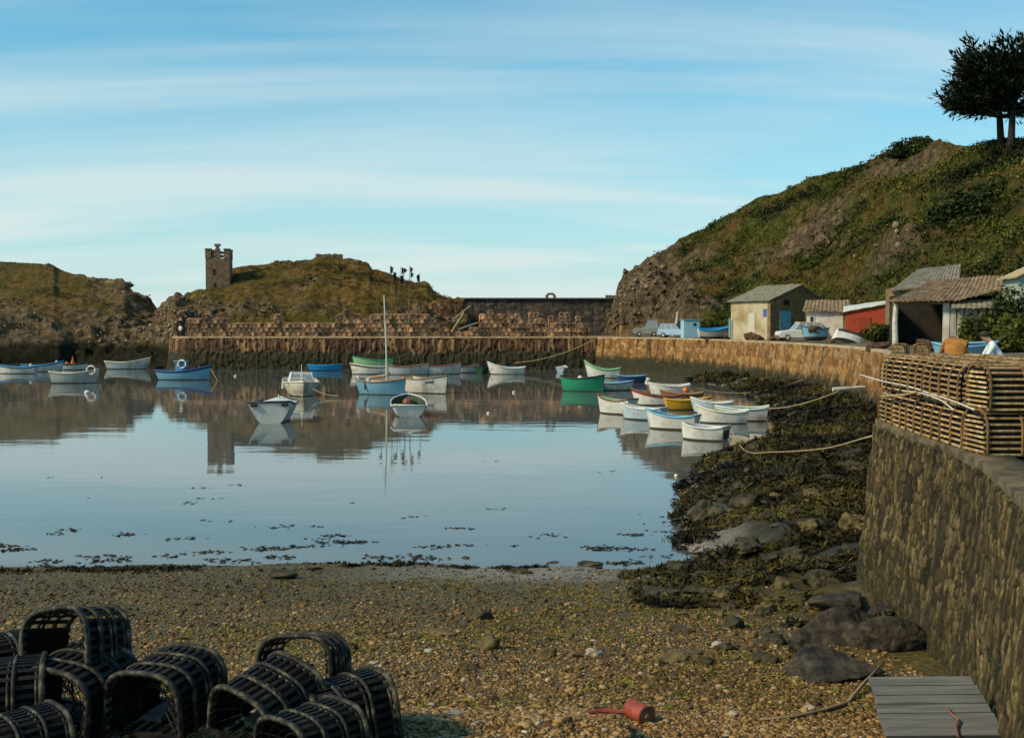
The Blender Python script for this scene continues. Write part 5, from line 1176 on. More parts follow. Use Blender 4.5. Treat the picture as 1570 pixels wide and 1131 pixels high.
def car(label, loc, rot, L, W_, Hb, Ht, col, estate=True):
    t = thing('parked_car', label, 'car', loc, rot)
    x0, x1 = -L / 2, L / 2
    # lower body: side profile with bonnet and tail, tumblehome to the sides
    prof = [(x0, 0.32), (x0 - 0.02, 0.55), (x0 + 0.05, Hb - 0.02), (x0 + 0.5, Hb + 0.03), (x1 - 1.15, Hb + 0.03), (x1 - 0.12, Hb - 0.10), (x1, Hb - 0.2), (x1 + 0.02, 0.45), (x1 - 0.03, 0.3)]
    mb = MB(); rows = []
    for f, ins in ((-1, 0.10), (-0.94, 0.0), (0.94, 0.0), (1, 0.10)):
        rows.append([(x * (1 - ins * 0.06), f * W_ / 2, z - (ins * 0.5 if z > 0.5 else -ins * .3)) for x, z in prof])
    n = len(prof); vs = [p for r in rows for p in r]
    fs = [(i * n + j, (i + 1) * n + j, (i + 1) * n + (j + 1) % n, i * n + (j + 1) % n) for i in range(3) for j in range(n)]
    fs += [tuple(range(n - 1, -1, -1)), tuple(3 * n + j for j in range(n))]
    mb.add(vs, fs).build('body', col, t)
    xa, xb = (x0 + 0.1, x1 - 1.25); top = (xa + (0.25 if estate else 0.7), xb - 0.55)
    w0, w1 = W_ / 2 - 0.05, W_ / 2 - 0.2
    mb = MB(); mb.add([(xa, -w0, Hb), (xb, -w0, Hb), (xb, w0, Hb), (xa, w0, Hb), (top[0], -w1, Ht), (top[1], -w1, Ht), (top[1], w1, Ht), (top[0], w1, Ht)], [(4, 5, 6, 7), (0, 1, 5, 4), (1, 2, 6, 5), (2, 3, 7, 6), (3, 0, 4, 7)])
    cabn = mb.build('cabin', col, t)
    MB().box(((top[0] + top[1]) / 2, 0, Ht + 0.02), (top[1] - top[0] + 0.08, w1 * 2 + 0.06, 0.06)).build('roof', col, cabn)
    def pane(a, b, c, d, e=0.008):
        A = [Vector(p) for p in (a, b, c, d)]; cen = sum(A, Vector()) / 4; nn = (A[1] - A[0]).cross(A[3] - A[0]).normalized()
        if nn.dot(cen - Vector((0, 0, Hb))) < 0: nn = -nn
        MB().add([cen + (p - cen) * 0.86 + nn * e for p in A], [(0, 1, 2, 3)]).build('window', glass_m, cabn)
    for s_ in (-1, 1):
        k = 3
        for i in range(k):
            f0, f1 = i / k, (i + 1) / k; lb = lambda f: xa + (xb - xa) * f; lt = lambda f: top[0] + (top[1] - top[0]) * f
            pane((lb(f0), s_ * w0, Hb), (lb(f1), s_ * w0, Hb), (lt(f1), s_ * w1, Ht), (lt(f0), s_ * w1, Ht))
    pane((xb, -w0, Hb), (xb, w0, Hb), (top[1], w1, Ht), (top[1], -w1, Ht)); pane((xa, -w0, Hb), (xa, w0, Hb), (top[0], w1, Ht), (top[0], -w1, Ht))
    for wx in (x0 + 0.7, x1 - 0.7):
        for s_ in (-1, 1):
            M_ = Matrix.Translation((wx, s_ * (W_ / 2 - 0.1), 0.31)) @ Matrix.Rotation(R(90), 4, 'X')
            wl_ = MB().lathe([(0.14, -0.1), (0.3, -0.1), (0.31, -.05), (0.31, 0.05), (0.3, 0.1), (0.14, 0.1)], 18, M_).build('wheel', PT['black'], t)
            MB().lathe([(0.02, -0.112), (0.16, -0.108), (0.16, 0.108), (0.02, 0.112)], 12, M_).build('rim', PT['grey'], wl_)
    chrome = mat('chrome', [(0.5, 0.5, 0.5), (0.6, 0.6, 0.6)], 3, 0.25, 0, metal=1.0)
    for e in (x0 - 0.06, x1 + 0.06): MB().box((e, 0, 0.46), (0.07, W_ * 0.96, 0.11)).build('bumper', chrome, t)
    for s_ in (-1, 1):
        MB().lathe([(0.01, 0), (0.09, 0.0), (0.09, 0.04), (0.01, 0.06)], 12, Matrix.Translation((x1 - 0.01, s_ * W_ * 0.36, 0.64)) @ Matrix.Rotation(R(90), 4, 'Y')).build('headlight', glass_m, t)
        MB().box((x0 - 0.03, s_ * W_ * 0.4, 0.7), (0.03, 0.1, 0.14)).build('tail_light', PT['red'], t)
    return t
cw = mat('white_car_paint', [(0.60, 0.58, 0.53), (0.70, 0.68, 0.62)], 2, 0.3, 0, spec=0.5)
cbm = mat('pale_blue_car_paint', [(0.30, 0.42, 0.56), (0.36, 0.48, 0.60)], 2, 0.3, 0, spec=0.5)
cgm = mat('dusty_grey_paint', [(0.20, 0.21, 0.17), (0.28, 0.28, 0.23)], 2, 0.5, 0)
q = P(1226, 522, 96.5); q.z = drop(q.x, q.y); car('white estate car parked in front of the blue door', q, R(183), 4.0, 1.6, 0.95, 1.62, cw)
q = P(1035, 514, 129.5); q.z = drop(q.x, q.y); car('pale blue car with a white roof parked by the hauled out boat', q, R(-22), 3.9, 1.6, 0.95, 1.6, cbm)
q = P(991, 513, 137); q.z = drop(q.x, q.y)
tr_ = car('grey green van among crates at the far end of the quay', q, R(176), 3.2, 1.7, 1.05, 2.0, cgm)
# crates, posts and odd gear along the quay edge
crate_m = mat('crate_wood', [(0.20, 0.09, 0.03), (0.34, 0.16, 0.05), (0.42, 0.24, 0.09)], 3, 0.8, 0.4)
def crate(label, loc, rot, sx, sy, sz, group, m=None):
    t = thing('fish_crate', label, 'crate', loc, rot, group)
    mb = MB()
    for k in range(3):
        z = sz * (0.16 + 0.34 * k)
        for s_ in (-1, 1): mb.box((0, s_ * sy / 2, z), (sx, 0.03, sz * 0.25)); mb.box((s_ * (sx / 2 + .0), 0, z), (0.03, sy - 0.035, sz * 0.25))
    mb.build('slats', m or crate_m, t)
    mb = MB()
    for a_ in (-1, 1):
        for b_ in (-1, 1): mb.box((a_ * (sx / 2 - 0.04), b_ * (sy / 2 - 0.04), sz / 2), (0.05, 0.05, sz))
    mb.build('corner_posts', wood_b, t); MB().box((0, 0, 0.03), (sx - 0.06, sy - 0.06, 0.03)).build('bottom', wood_b, t)
    return t
q0 = P(957, 510, 140); q0.z = drop(q0.x, q0.y)
for i in range(3):
    crate('orange brown fish crate stacked at the foot of the cliff, %s of its stack' % ('bottom', 'middle', 'topmost')[i], (q0.x + 0.05 * i, q0.y, q0.z + 0.48 * i), R(8 * i), 1.2, 0.9, 0.47, 'crates at the foot of the cliff')
q = P(1031, 512, 135); q.z = drop(q.x, q.y)
ob = MB().tube([(0, 0, -0.2), (0.5, 0.3, 1.4), (0.7, 0.5, 3.0)], [0.2, 0.17, 0.1], 7).build('leaning_post', post_m); ob.location = q; put(ob, 'pale post leaning against the cliff behind the parked cars', 'post')
pile_lab = {'p1': 'heap of dark nets on the quay right of the hauled out boat', 'p2': 'mound of nets and ropes at the corner of the stone store', 'p3': 'low pile of nets between the white car and the upturned boat', 'p4': 'brown heap of gear by the quay edge under the white post', 'p5': 'heap of nets in front of the open shed', 'p6': 'dark gear heaped left of the white car', 'p7': 'brown gear heaped behind the crouching people at the right edge'}
for i, (k_, px, py, d, r_, c_) in enumerate((('p1', 1133, 516, 112, 1.0, net_m), ('p2', 1160, 518, 107, 0.9, net_m), ('p3', 1282, 522, 86, 0.7, net_m), ('p4', 1345, 527, 66, 0.6, net_m), ('p5', 1425, 527, 58, 0.7, net_m), ('p6', 1190, 522, 101, 0.6, net_m), ('p7', 1562, 530, 30, 0.9, net_m))):
    q = P(px, py, d); q.z = drop(q.x, q.y) + 0.1; boulder('net_pile', pile_lab[k_], 'nets', q, r_ * 1.3, r_, r_ * 0.75, c_, 500 + i, sub=4, rough=1.7)
# ladder-like prop, ramp and pale sheet by the terrace wall
q = P(700, 500, 150); bz = drop(q.x, q.y)
ob = MB().bar((0, 0, 0), (1.9, 1.0, 3.0), 0.4, 0.25).build('timber_prop', mat('ochre_timber', [(0.26, 0.18, 0.08), (0.38, 0.28, 0.14)], 2)); ob.location = (P(690, 500, 151).x, 151, bz + 0.2); put(ob, 'ochre timber propped against the brown terrace wall', 'timber')
ob = MB().bar((0, 0, 0), (2.6, 0.3, 2.0), 1.6, 0.12).build('sloping_boards', mat('pink_grey_board', [(0.22, 0.17, 0.13), (0.34, 0.27, 0.21)], 2)); ob.location = (P(693, 500, 158).x, 158, bz + 2.3); put(ob, 'pinkish boarding sloping up against the terrace wall', 'boarding')
ob = MB().bar((0, 0, 0), (2.6, 0.4, 0.9), 1.4, 0.10).build('tarpaulin', mat('grey_tarp', [(0.20, 0.20, 0.19), (0.30, 0.30, 0.28)], 2)); ob.location = (P(703, 500, 148).x, 148, bz + 1.0); put(ob, 'grey sheet spread on the slope next to the propped timber', 'tarpaulin')
# dan buoys
dan = [(584, 416, 150, 'orange', 0), (598, 407, 151, 'dark', 1), (603, 416, 149, 'dark', -1), (607, 417, 148, 'dark', 1), (615, 409, 149, 'dark', -1), (619, 410, 148, 'dark', 1), (618, 420, 147, 'dark', 1), (628, 408, 148, 'dark', 0), (629, 416, 147, 'dark', 0), (643, 419, 149, 'dark', 1)]
for i, (px, py, d, c_, s_) in enumerate(dan):
    tp_ = P(px, py, d); bx = P(px - 4 + 7 * s_, 500, d); zb_ = drop(bx.x, d)
    t = thing('dan_buoy', 'orange flagged marker pole at the left end of the bundle' if c_ == 'orange' else 'dark flagged fishing marker pole in the bundle on the back quay', 'marker pole', (bx.x, d, zb_), 0, 'marker poles on the back quay')
    v = Vector((tp_.x - bx.x, 0, tp_.z - zb_))
    MB().tube([(0, 0, 0), tuple(v * 0.5 + Vector((.05, 0, 0))), tuple(v)], [0.045, 0.038, 0.025], 5).build('pole', wood_b if i % 3 else bark, t)
    fl_ = MB(); fl_.sheet(lambda u, w_: (v.x + 0.05 + (0.45 - 0.12 * w_) * u * (1 if i % 3 else -1), 0.12 * math.sin(u * 4 + w_), v.z - 0.05 - (0.9 + 0.25 * math.sin(i * 2.3)) * w_ - 0.28 * u * (1 - w_) + 0.15 * u * w_), 5, 4, 0.02); fl_.build('flag', PT['orange'] if c_ == 'orange' else PT['black'], t)
# ================================================================== POTS
lath_m = mat('pot_laths', [(0.17, 0.09, 0.03), (0.38, 0.25, 0.11), (0.58, 0.46, 0.28)], 9, 0.75, 0.4, 20, rnd=0.3, dirt=(0.15, 0.065, 0.018))
hoop_m = mat('pot_hoops', [(0.06, 0.030, 0.010), (0.15, 0.075, 0.024), (0.24, 0.14, 0.05)], 5, 0.8, 0.4, rnd=0.25)
net_shade_m = mat('pot_net_shade', [(0.005, 0.004, 0.003), (0.014, 0.010, 0.006)], 9, 0.95, 0.8, 40)
weight_m = mat('pot_weight', [(0.24, 0.22, 0.17), (0.36, 0.33, 0.27)], 4, 0.9, 0.5)
def dprof(Wd, H, n, leg=0.42):
    """arched profile: straight legs then a round top; returns points (y,z) and outward normals"""
    r = Wd / 2; z0 = H * leg; pts = []
    per = []; m = 160
    for i in range(m + 1):
        t = i / m
        if t < 0.22: per.append((-r, z0 * t / 0.22))
        elif t > 0.78: per.append((r, z0 * (1 - t) / 0.22))
        else:
            a = math.pi * (1 - (t - 0.22) / 0.56); per.append((r * math.copysign(abs(math.cos(a)) ** 0.62, math.cos(a)), z0 + (H - z0) * math.sin(a) ** 0.62))
    s = [0]
    for i in range(m): s.append(s[-1] + math.dist(per[i], per[i + 1]))
    out = []
    for k in range(n):
        q = s[-1] * k / (n - 1); i = max(1, min(m - 1, next((j for j in range(m + 1) if s[j] >= q - 1e-9), m)))
        f = (q - s[i - 1]) / max(1e-9, s[i] - s[i - 1]); y = per[i - 1][0] + f * (per[i][0] - per[i - 1][0]); z = per[i - 1][1] + f * (per[i][1] - per[i - 1][1])
        dy = per[min(m, i + 1)][0] - per[max(0, i - 2)][0]; dz = per[min(m, i + 1)][1] - per[max(0, i - 2)][1]; l = math.hypot(dy, dz)
        out.append((y, z, -dz / l, dy / l))
    return out
def dhoop(mb, x, Wd, H, r, n=20):
    mb.tube([(x, a[0], a[1]) for a in dprof(Wd, H, n)], r, 6)
def lath_meshes(L, Wd, H, n, seed):
    rg = random.Random(seed); M = []
    mb = MB()
    for (y, z, ny, nz) in dprof(Wd, H, n):
        j = rg.uniform(-0.008, 0.008); a = math.atan2(nz, ny) - math.pi / 2
        mb.box((rg.uniform(-.012, .012), y + ny * 0.012, z + nz * 0.012 + 0.02), (L + rg.uniform(-.04, .04), 0.027, 0.017), rot=(a + rg.uniform(-.15, .15), rg.uniform(-.008, .008), rg.uniform(-.008, .008)))
    lm = mb.mesh('laths', lath_m)
    hm = []
    for x in (-L / 2 + 0.03, 0.0, L / 2 - 0.03):
        mb = MB(); dhoop(mb, x, Wd + 0.055, H + 0.03, 0.019); hm.append(mb.mesh('hoop', hoop_m, True))
    mb = MB(); pr = dprof(Wd - 0.05, H - 0.03, 18)
    poly = [(a[0], a[1] + 0.02) for a in pr]
    vs = [(-L / 2 + 0.04, y, z) for y, z in poly] + [(L / 2 - 0.04, y, z) for y, z in poly]; k = len(poly)
    mb.add(vs, [(i, i + 1, i + 1 + k, i + k) for i in range(k - 1)] + [tuple(range(k))[::-1], tuple(range(k, 2 * k))])
    nm = mb.mesh('netting', net_shade_m)  # solid shell behind the laths, the pot's inner shade put into its colour
    rg = random.Random(seed + 9); mb = MB()
    for y in (-Wd / 2 + .03, -Wd / 6, Wd / 6, Wd / 2 - .03): mb.box((0, y, 0.012), (L, 0.07, 0.022))
    for x in (-L / 2 + .04, L / 2 - .04): mb.box((x, 0, 0.034), (0.06, Wd, 0.02))
    em = []
    for x in (-L / 2 + 0.005, L / 2 - 0.005):
        eb = MB(); z = 0.05
        while z < H - 0.05:
            hw = max((abs(a[0]) for a in pr if a[1] >= z - 0.01), default=0.1); eb.box((x, 0, z), (0.018, hw * 2, 0.026), rot=(rg.uniform(-.02, .02), 0, 0)); z += 0.062
        em.append(eb.mesh('end_laths', lath_m))
    bm_ = mb.mesh('base_frame', hoop_m)
    mb = MB(); mb.box((0.0, -Wd / 2 + 0.12, 0.06), (0.26, 0.14, 0.07)); wm = mb.mesh('weight', weight_m)
    return [('laths', lm)] + [('end_laths', e_) for e_ in em] + [('hoop', h) for h in hm] + [('netting', nm), ('base_frame', bm_), ('weight', wm)]
LPOT = [lath_meshes(0.96, 0.62, 0.545, 21, s) for s in (1, 2, 3)]
NG = 'wooden lath lobster pots stacked on the near quay'
def lath_pot(label, x, y, z, rot, group=NG, tilt=(0, 0)):
    t = thing('lobster_pot', label, 'lobster pot', (x, y, z), (tilt[0], tilt[1], rot), group)
    for nm, me in random.choice(LPOT): link_mesh(nm, me, t)
    return t
def ordn(i): return ('first', 'second', 'third', 'fourth', 'fifth', 'sixth', 'seventh')[i]
# the end of the stack faces the beach: two pots wide, side on to the viewer
zq = 3.85
for j in range(2):
    for i in range(2):
        lath_pot('side on lath pot at front of near stack, %s tier, %s' % (('lower', 'upper')[j], ('at the quay edge', 'at the picture edge')[i]), 6.47 + 1.0 * i + 0.03 * j, 14.22 + 0.02 * i, zq + 0.575 * j, R(random.uniform(-2, 2) + 180 * (i % 2)))
e0, e1 = Vector((6.02, 14.75)), Vector((6.42, 19.2))
ang = math.atan2((e1 - e0).y, (e1 - e0).x)
for row in range(3):
    for i in range(5):
        for j in range(2):
            p = e0.lerp(e1, (i + 0.42) / 5) + Vector((0.34 + 0.66 * row, 0))
            lath_pot('lath pot of near stack, %s tier, %s from its front in the %s row' % (('lower', 'upper')[j], ordn(i), ('quay edge', 'middle', 'inland')[row]), p.x + random.uniform(-.02, .02), p.y, zq + 0.575 * j + random.uniform(0, .015), ang + R(random.uniform(-2, 2)))
for i, (px, py, d, r_, lab) in enumerate(((1352, 571, 25, 80, 'lath pot alone on the quay edge beyond the near stack'), (1368, 566, 27, 70, 'lath pot behind the lone pot on the quay edge'), (1392, 562, 29, 85, 'lath pot lying midway along the quay beyond the near stack'), (1412, 560, 31, 95, 'lath pot lying farthest right beyond the near stack'), (1516, 545, 26, 10, 'lath pot lying between the two crouching people'), (1380, 546, 52, 60, 'small looking lath pot on the far quay edge under the white post'), (1412, 543, 50, 75, 'small looking lath pot on the far quay edge in front of the open shed'))):
    q = P(px, py, d); q.z = drop(q.x, q.y) + 0.02
    lath_pot(lab, q.x, q.y, q.z, R(r_), 'loose lath pots on the quay')
# pale ropes slung along the stack
rp = [P(1318, 574, 20.6), P(1352, 584, 18.9), P(1392, 592, 17.4), P(1428, 604, 16.0), P(1462, 615, 14.9), P(1494, 628, 13.85)]
rope('pale rope slung along the side of the near pot stack', rp, 0.013, rope_w, name='rope')
rope('second pale rope under the first on the near pot stack', [P(1384, 599, 17.55), P(1410, 602, 16.4), P(1440, 612, 15.3), P(1462, 628, 14.6)], 0.011, rope_w, name='rope')
rope('tan rope tied round the near pot stack between its tiers', [P(1350, 607, 18.7), P(1380, 606, 17.4), P(1405, 601, 16.4)], 0.02, rope_m, name='rope')
# ---- stacks of small pots across the back quay
farpot_m = mat('far_pot_laths', [(0.13, 0.068, 0.036), (0.36, 0.20, 0.105), (0.58, 0.38, 0.22)], 3, 0.85, 0.5, rnd=0.6)
def far_mesh(seed):
    rg = random.Random(seed); mb = MB(); L, Wd, H = 0.95, 0.66, 0.56
    for (y, z, ny, nz) in dprof(Wd, H, 11):
        mb.box((0, y, z + 0.02), (L, 0.07, 0.03), rot=(math.atan2(nz, ny) - math.pi / 2, 0, 0))
    for x in (-L / 2 + .05, 0, L / 2 - .05):
        pr = dprof(Wd + .08, H + .04, 9)
        for a, b_ in zip(pr[:-1], pr[1:]): mb.bar((x, a[0], a[1]), (x, b_[0], b_[1]), 0.06, 0.05, (1, 0, 0))
    pr = dprof(Wd - .1, H - .06, 9); k = 9
    vs = [(x, a[0], a[1]) for x in (-L / 2 + .1, L / 2 - .1) for a in pr]
    mb.add(vs, [(i, i + 1, i + 1 + k, i + k) for i in range(k - 1)] + [tuple(range(k)), tuple(range(k, 2 * k))])
    mb.box((0, 0, 0.02), (L, Wd, 0.04))
    return mb
FAR = [far_mesh(s).mesh('lobster_pot', farpot_m) for s in (1, 2)]
FG = 'small brown lobster pots stacked along the back quay'
fprof = [(288, 492), (345, 492), (352, 499), (420, 494), (470, 501), (518, 499), (521, 486), (660, 486), (668, 497), (684, 503), (690, 512), (724, 511), (730, 497), (738, 484), (794, 484), (798, 492), (915, 495)]
fx = [a[0] for a in fprof]; fy = [a[1] - 2.5 if a[1] < 505 else a[1] for a in fprof]
cells = []; yrow = 141.3
x = P(290, 500, yrow).x
while x < P(906, 500, yrow).x:
    px = 785 + F * x / yrow; n = int(max(0, (P(px, float(np.interp(px, fx, fy)), yrow).z - 4.15)) / 0.57 + 0.5)
    if px > 800: n = min(n, 3)
    n = max(0, n + random.choice((0, 0, 0, 0, 0, 0, 0, 1, -1)))
    cells.append((x, px, n)); x += 0.74
random.seed(5); cnt = 0; rest = []
order = []
for (x, px, n) in cells:
    for j in range(n): order.append((j == n - 1, j, x, n))
order.sort(key=lambda a: (-a[0], -a[1]))
for (top, j, x, n) in order:
    xx_, yy_, zz_ = x + random.uniform(-.08, .08) + 0.37 * (j % 2), yrow + random.uniform(-.2, .15), 4.2 + 0.55 * j + random.uniform(-.02, .05)
    r_ = R(90 + random.uniform(-14, 14))
    if cnt < 252:
        o = link_mesh('lobster_pot', FAR[cnt % 2]); o.location = (xx_, yy_, zz_); o.rotation_euler = (R(random.uniform(-4, 4)), R(random.uniform(-4, 4)), r_)
        put(o, 'small brown lobster pot in the long stacks on the back quay', 'lobster pot', FG); cnt += 1
    else: rest.append((xx_, yy_, zz_, r_))
for (x, px, n) in cells:
    for row in (1, 2):
        for j in range(max(0, n - (row == 2)) if px < 690 or random.random() < .7 else 0): rest.append((x + random.uniform(-.1, .1), yrow + 1.0 * row, 4.2 + 0.57 * j, R(90 + random.uniform(-12, 12))))
for pxc, wide, tall in ((818, 3, 6), (845, 2, 5), (866, 3, 6), (886, 2, 5), (628, 3, 4)):   # heaps farther back against the sea wall
    for lv in range(tall):
        for k_ in range(max(1, wide - lv // 3)):
            q = P(pxc, 500, 164); rest.append((q.x + (k_ - (max(1, wide - lv // 3) - 1) / 2) * 0.8 + random.uniform(-.08, .08), q.y + random.uniform(-.1, .1), 4.15 + 0.56 * lv, R(90 + random.uniform(-10, 10))))
bv = np.array(far_mesh(1).v); bf = far_mesh(1).f; mb = MB()
VV = []; FF = []; nb = len(bv)
quad = np.array([q for q in bf if len(q) == 4])
for i, (x, y, z, r_) in enumerate(rest):
    c, s = math.cos(r_), math.sin(r_); VV.append(np.stack([bv[:, 0] * c - bv[:, 1] * s + x, bv[:, 0] * s + bv[:, 1] * c + y, bv[:, 2] + z], 1)); FF.append(quad + i * nb)
put(npmesh('stacked_lobster_pots', np.concatenate(VV), np.concatenate(FF), farpot_m), 'mass of brown lobster pots piled behind the front row on the back quay', None, None, 'stuff')
# ---- black pots in the foreground
blk = mat('tarred_laths', [(0.004, 0.0038, 0.0033), (0.010, 0.009, 0.008), (0.03, 0.027, 0.022)], 6, 0.6, 0.4, 22, spec=0.16)
blkh = mat('tarred_hoops', [(0.006, 0.0055, 0.005), (0.028, 0.025, 0.019), (0.15, 0.13, 0.08)], 9, 0.6, 0.5, 22, spec=0.2)
def black_meshes(seed, L=0.86, Wd=0.76, H=0.60, openend=False):
    rg = random.Random(seed); out = []
    mb = MB()
    for (y, z, ny, nz) in dprof(Wd, H, 21):
        a = math.atan2(nz, ny) - math.pi / 2
        mb.box((rg.uniform(-.01, .01), y, z + 0.03), (L, 0.042, 0.016), rot=(a + rg.uniform(-.1, .1), 0, rg.uniform(-.01, .01)))
    out.append(('laths', mb.mesh('laths', blk)))
    for x in (-L / 2 + .03, -L / 6, L / 6, L / 2 - .03):
        mb = MB(); dhoop(mb, x, Wd + 0.05, H + 0.035, 0.020 if abs(x) < L / 3 else 0.030, 26); out.append(('hoop', mb.mesh('hoop', blkh, True)))
        mb = MB(); dhoop(mb, x + 0.05 * (1 if x < 0 else -1), Wd + 0.02, H + 0.018, 0.016, 26); out.append(('hoop', mb.mesh('hoop', blkh, True)))
    mb = MB()
    for i in range(7): mb.box((0, -Wd / 2 + 0.04 + (Wd - .08) * i / 6, 0.02), (L, 0.05, 0.02))
    for x in (-L / 2 + .03, 0, L / 2 - .03): mb.box((x, 0, 0.042), (0.06, Wd + .04, 0.03))
    out.append(('base_frame', mb.mesh('base_frame', blk)))
    for x, sgn in () if openend else ((-L / 2 + .05, 1), (L / 2 - .05, -1)):            # netted funnel round each end opening
        mb = MB()
        pr = dprof(Wd - .04, H - .02, 22); hole = [(0.16 * math.cos(a_), 0.30 + 0.15 * math.sin(a_)) for a_ in np.linspace(math.pi * 1.2, -math.pi * .2, 22)]
        for k_ in range(0, 22, 2): mb.tube([(x, pr[k_][0], pr[k_][1] + .03), (x + sgn * .16, hole[k_][0], hole[k_][1])], 0.006, 4)
        mb.tube([(x + sgn * .16, a_[0], a_[1]) for a_ in hole], 0.012, 5)
        for f_ in (0.35, 0.7): mb.tube([(x + sgn * .16 * f_, pr[k_][0] * (1 - f_) + hole[k_][0] * f_, (pr[k_][1] + .03) * (1 - f_) + hole[k_][1] * f_) for k_ in range(22)], 0.005, 4)
        out.append(('netting', mb.mesh('netting', blk)))
    mb = MB(); pr = dprof(Wd - .05, H - .035, 24); k_ = len(pr)
    vs = [(x, a_[0], a_[1] + 0.03) for x in (-L / 2 + .06, L / 2 - .06) for a_ in pr]
    mb.add(vs, [(i, i + 1, i + 1 + k_, i + k_) for i in range(k_ - 1) if not openend or i < 6 or i > k_ - 8])
    out.append(('netting', mb.mesh('netting', blknet_shade)))  # opaque net lining, painted black for the deep shade inside the pot
    mb = MB(); mb.box((0.05, 0.1, 0.07), (0.34, 0.2, 0.06)); out.append(('weight', mb.mesh('weight', mat('pale_weight', [(0.06, 0.06, 0.055), (0.12, 0.115, 0.105)], 4))))
    return out
blknet_shade = mat('tarred_net_shade', [(0.003, 0.003, 0.0025), (0.012, 0.011, 0.009)], 14, 0.9, 0.9, 40, spec=0.1)
BP = [black_meshes(s) for s in (1, 2)]; BPO = [black_meshes(3, 0.70, openend=True)]
BG = 'black tarred lobster pots on the beach'
def black_pot(label, px, py, d, yaw, tilt=0, pitch=0, sc=1.0, up=0, kinds=None):
    """px,py: where the middle of the pot's base stands at distance d; yaw 0 = axis straight away from the viewer, positive turns it to the right"""
    q = P(px, py, d); q.z += up
    t = thing('lobster_pot', label, 'lobster pot', q, (0, 0, 0), BG)
    t.rotation_euler = (Matrix.Rotation(R(90 - yaw), 4, 'Z') @ Matrix.Rotation(R(pitch), 4, 'Y') @ Matrix.Rotation(R(tilt), 4, 'X')).to_euler(); t.scale = (sc, sc, sc)
    for nm, me in random.choice(kinds or BP): link_mesh(nm, me, t)
black_pot('black pot tipped up on top of the others at left, open to look through', 118, 1028, 9.2, 20, -13, 13, 0.82, 0, BPO)
black_pot('black pot underneath the tipped one at the left', 108, 1112, 9.0, 12, 6, 0, 0.92)
black_pot('black pot lying square on in the middle of the foreground group', 258, 1106, 9.0, 17, 0, -3, 0.84)
black_pot('black pot leaning to the left with pale dusted hoops, right of the middle one', 408, 1118, 8.7, 32, 16, -10, 0.78)
black_pot('black pot standing behind the leaning one, its round end open', 464, 1066, 9.5, 10, -3, 13, 0.82, 0, BPO)
black_pot('black pot at the right end of the foreground group with yellowed hoops', 530, 1140, 8.9, 55, -6, -4, 0.84)
black_pot('black pot cut off at the bottom of the picture between the others', 478, 1180, 8.1, 40, 0, 0, 0.72)
black_pot('black pot half out of the picture at the lower left', 2, 1110, 8.7, 70, 0, 0, 0.8)
black_pot('black pot behind the pile at the left picture edge', -4, 1060, 9.9, 50, 0, 0, 0.8)
black_pot('black pot at the very bottom left corner', 30, 1185, 8.0, 45, 0, 0, 0.7)
# ================================================================== ROCKS ON THE SHORE
rock_w = mat('weedy_rock', [(0.010, 0.009, 0.005), (0.030, 0.025, 0.012), (0.065, 0.052, 0.024), (0.10, 0.08, 0.04)], 2.5, 0.7, 0.8, 8, bdist=0.06)
rock_d = mat('dark_slab', [(0.006, 0.005, 0.004), (0.026, 0.020, 0.014), (0.062, 0.047, 0.030), (0.11, 0.085, 0.055)], 5, 0.7, 1.0, 14, bdist=0.08, lo=0.32, hi=0.68)
rock_t = mat('tan_rock', [(0.05, 0.035, 0.014), (0.12, 0.085, 0.032), (0.20, 0.145, 0.06)], 3, 0.8, 0.8, 12, bdist=0.04)
rock_p = mat('pale_rock', [(0.25, 0.20, 0.14), (0.40, 0.34, 0.26)], 3, 0.8, 0.6)
def shore_rock(px, py, w_px, h_px, m, label, seed, group=None, flat=None):
    # find the ground along that line of sight
    d = 8.0
    while d < 60:
        q = P(px, py, d); z = bz1(q.x, q.y)
        if q.z <= max(z, 0.0): break
        d += 0.05
    q = P(px, py, d); sx = w_px / F * d / 2; sz = h_px / F * d * 0.62
    z = max(bz1(q.x, q.y + sx * .4), -0.15)
    return boulder('boulder', label, 'rock', (q.x, q.y + sx * 0.5, z + sz * 0.25), sx, sx * random.uniform(0.6, 0.85), sz, m, seed, group, random.uniform(-.25, .25), rough=0.35 if m is rock_d else 0.9, sub=5 if w_px > 60 else 4 if w_px > 24 else 3)
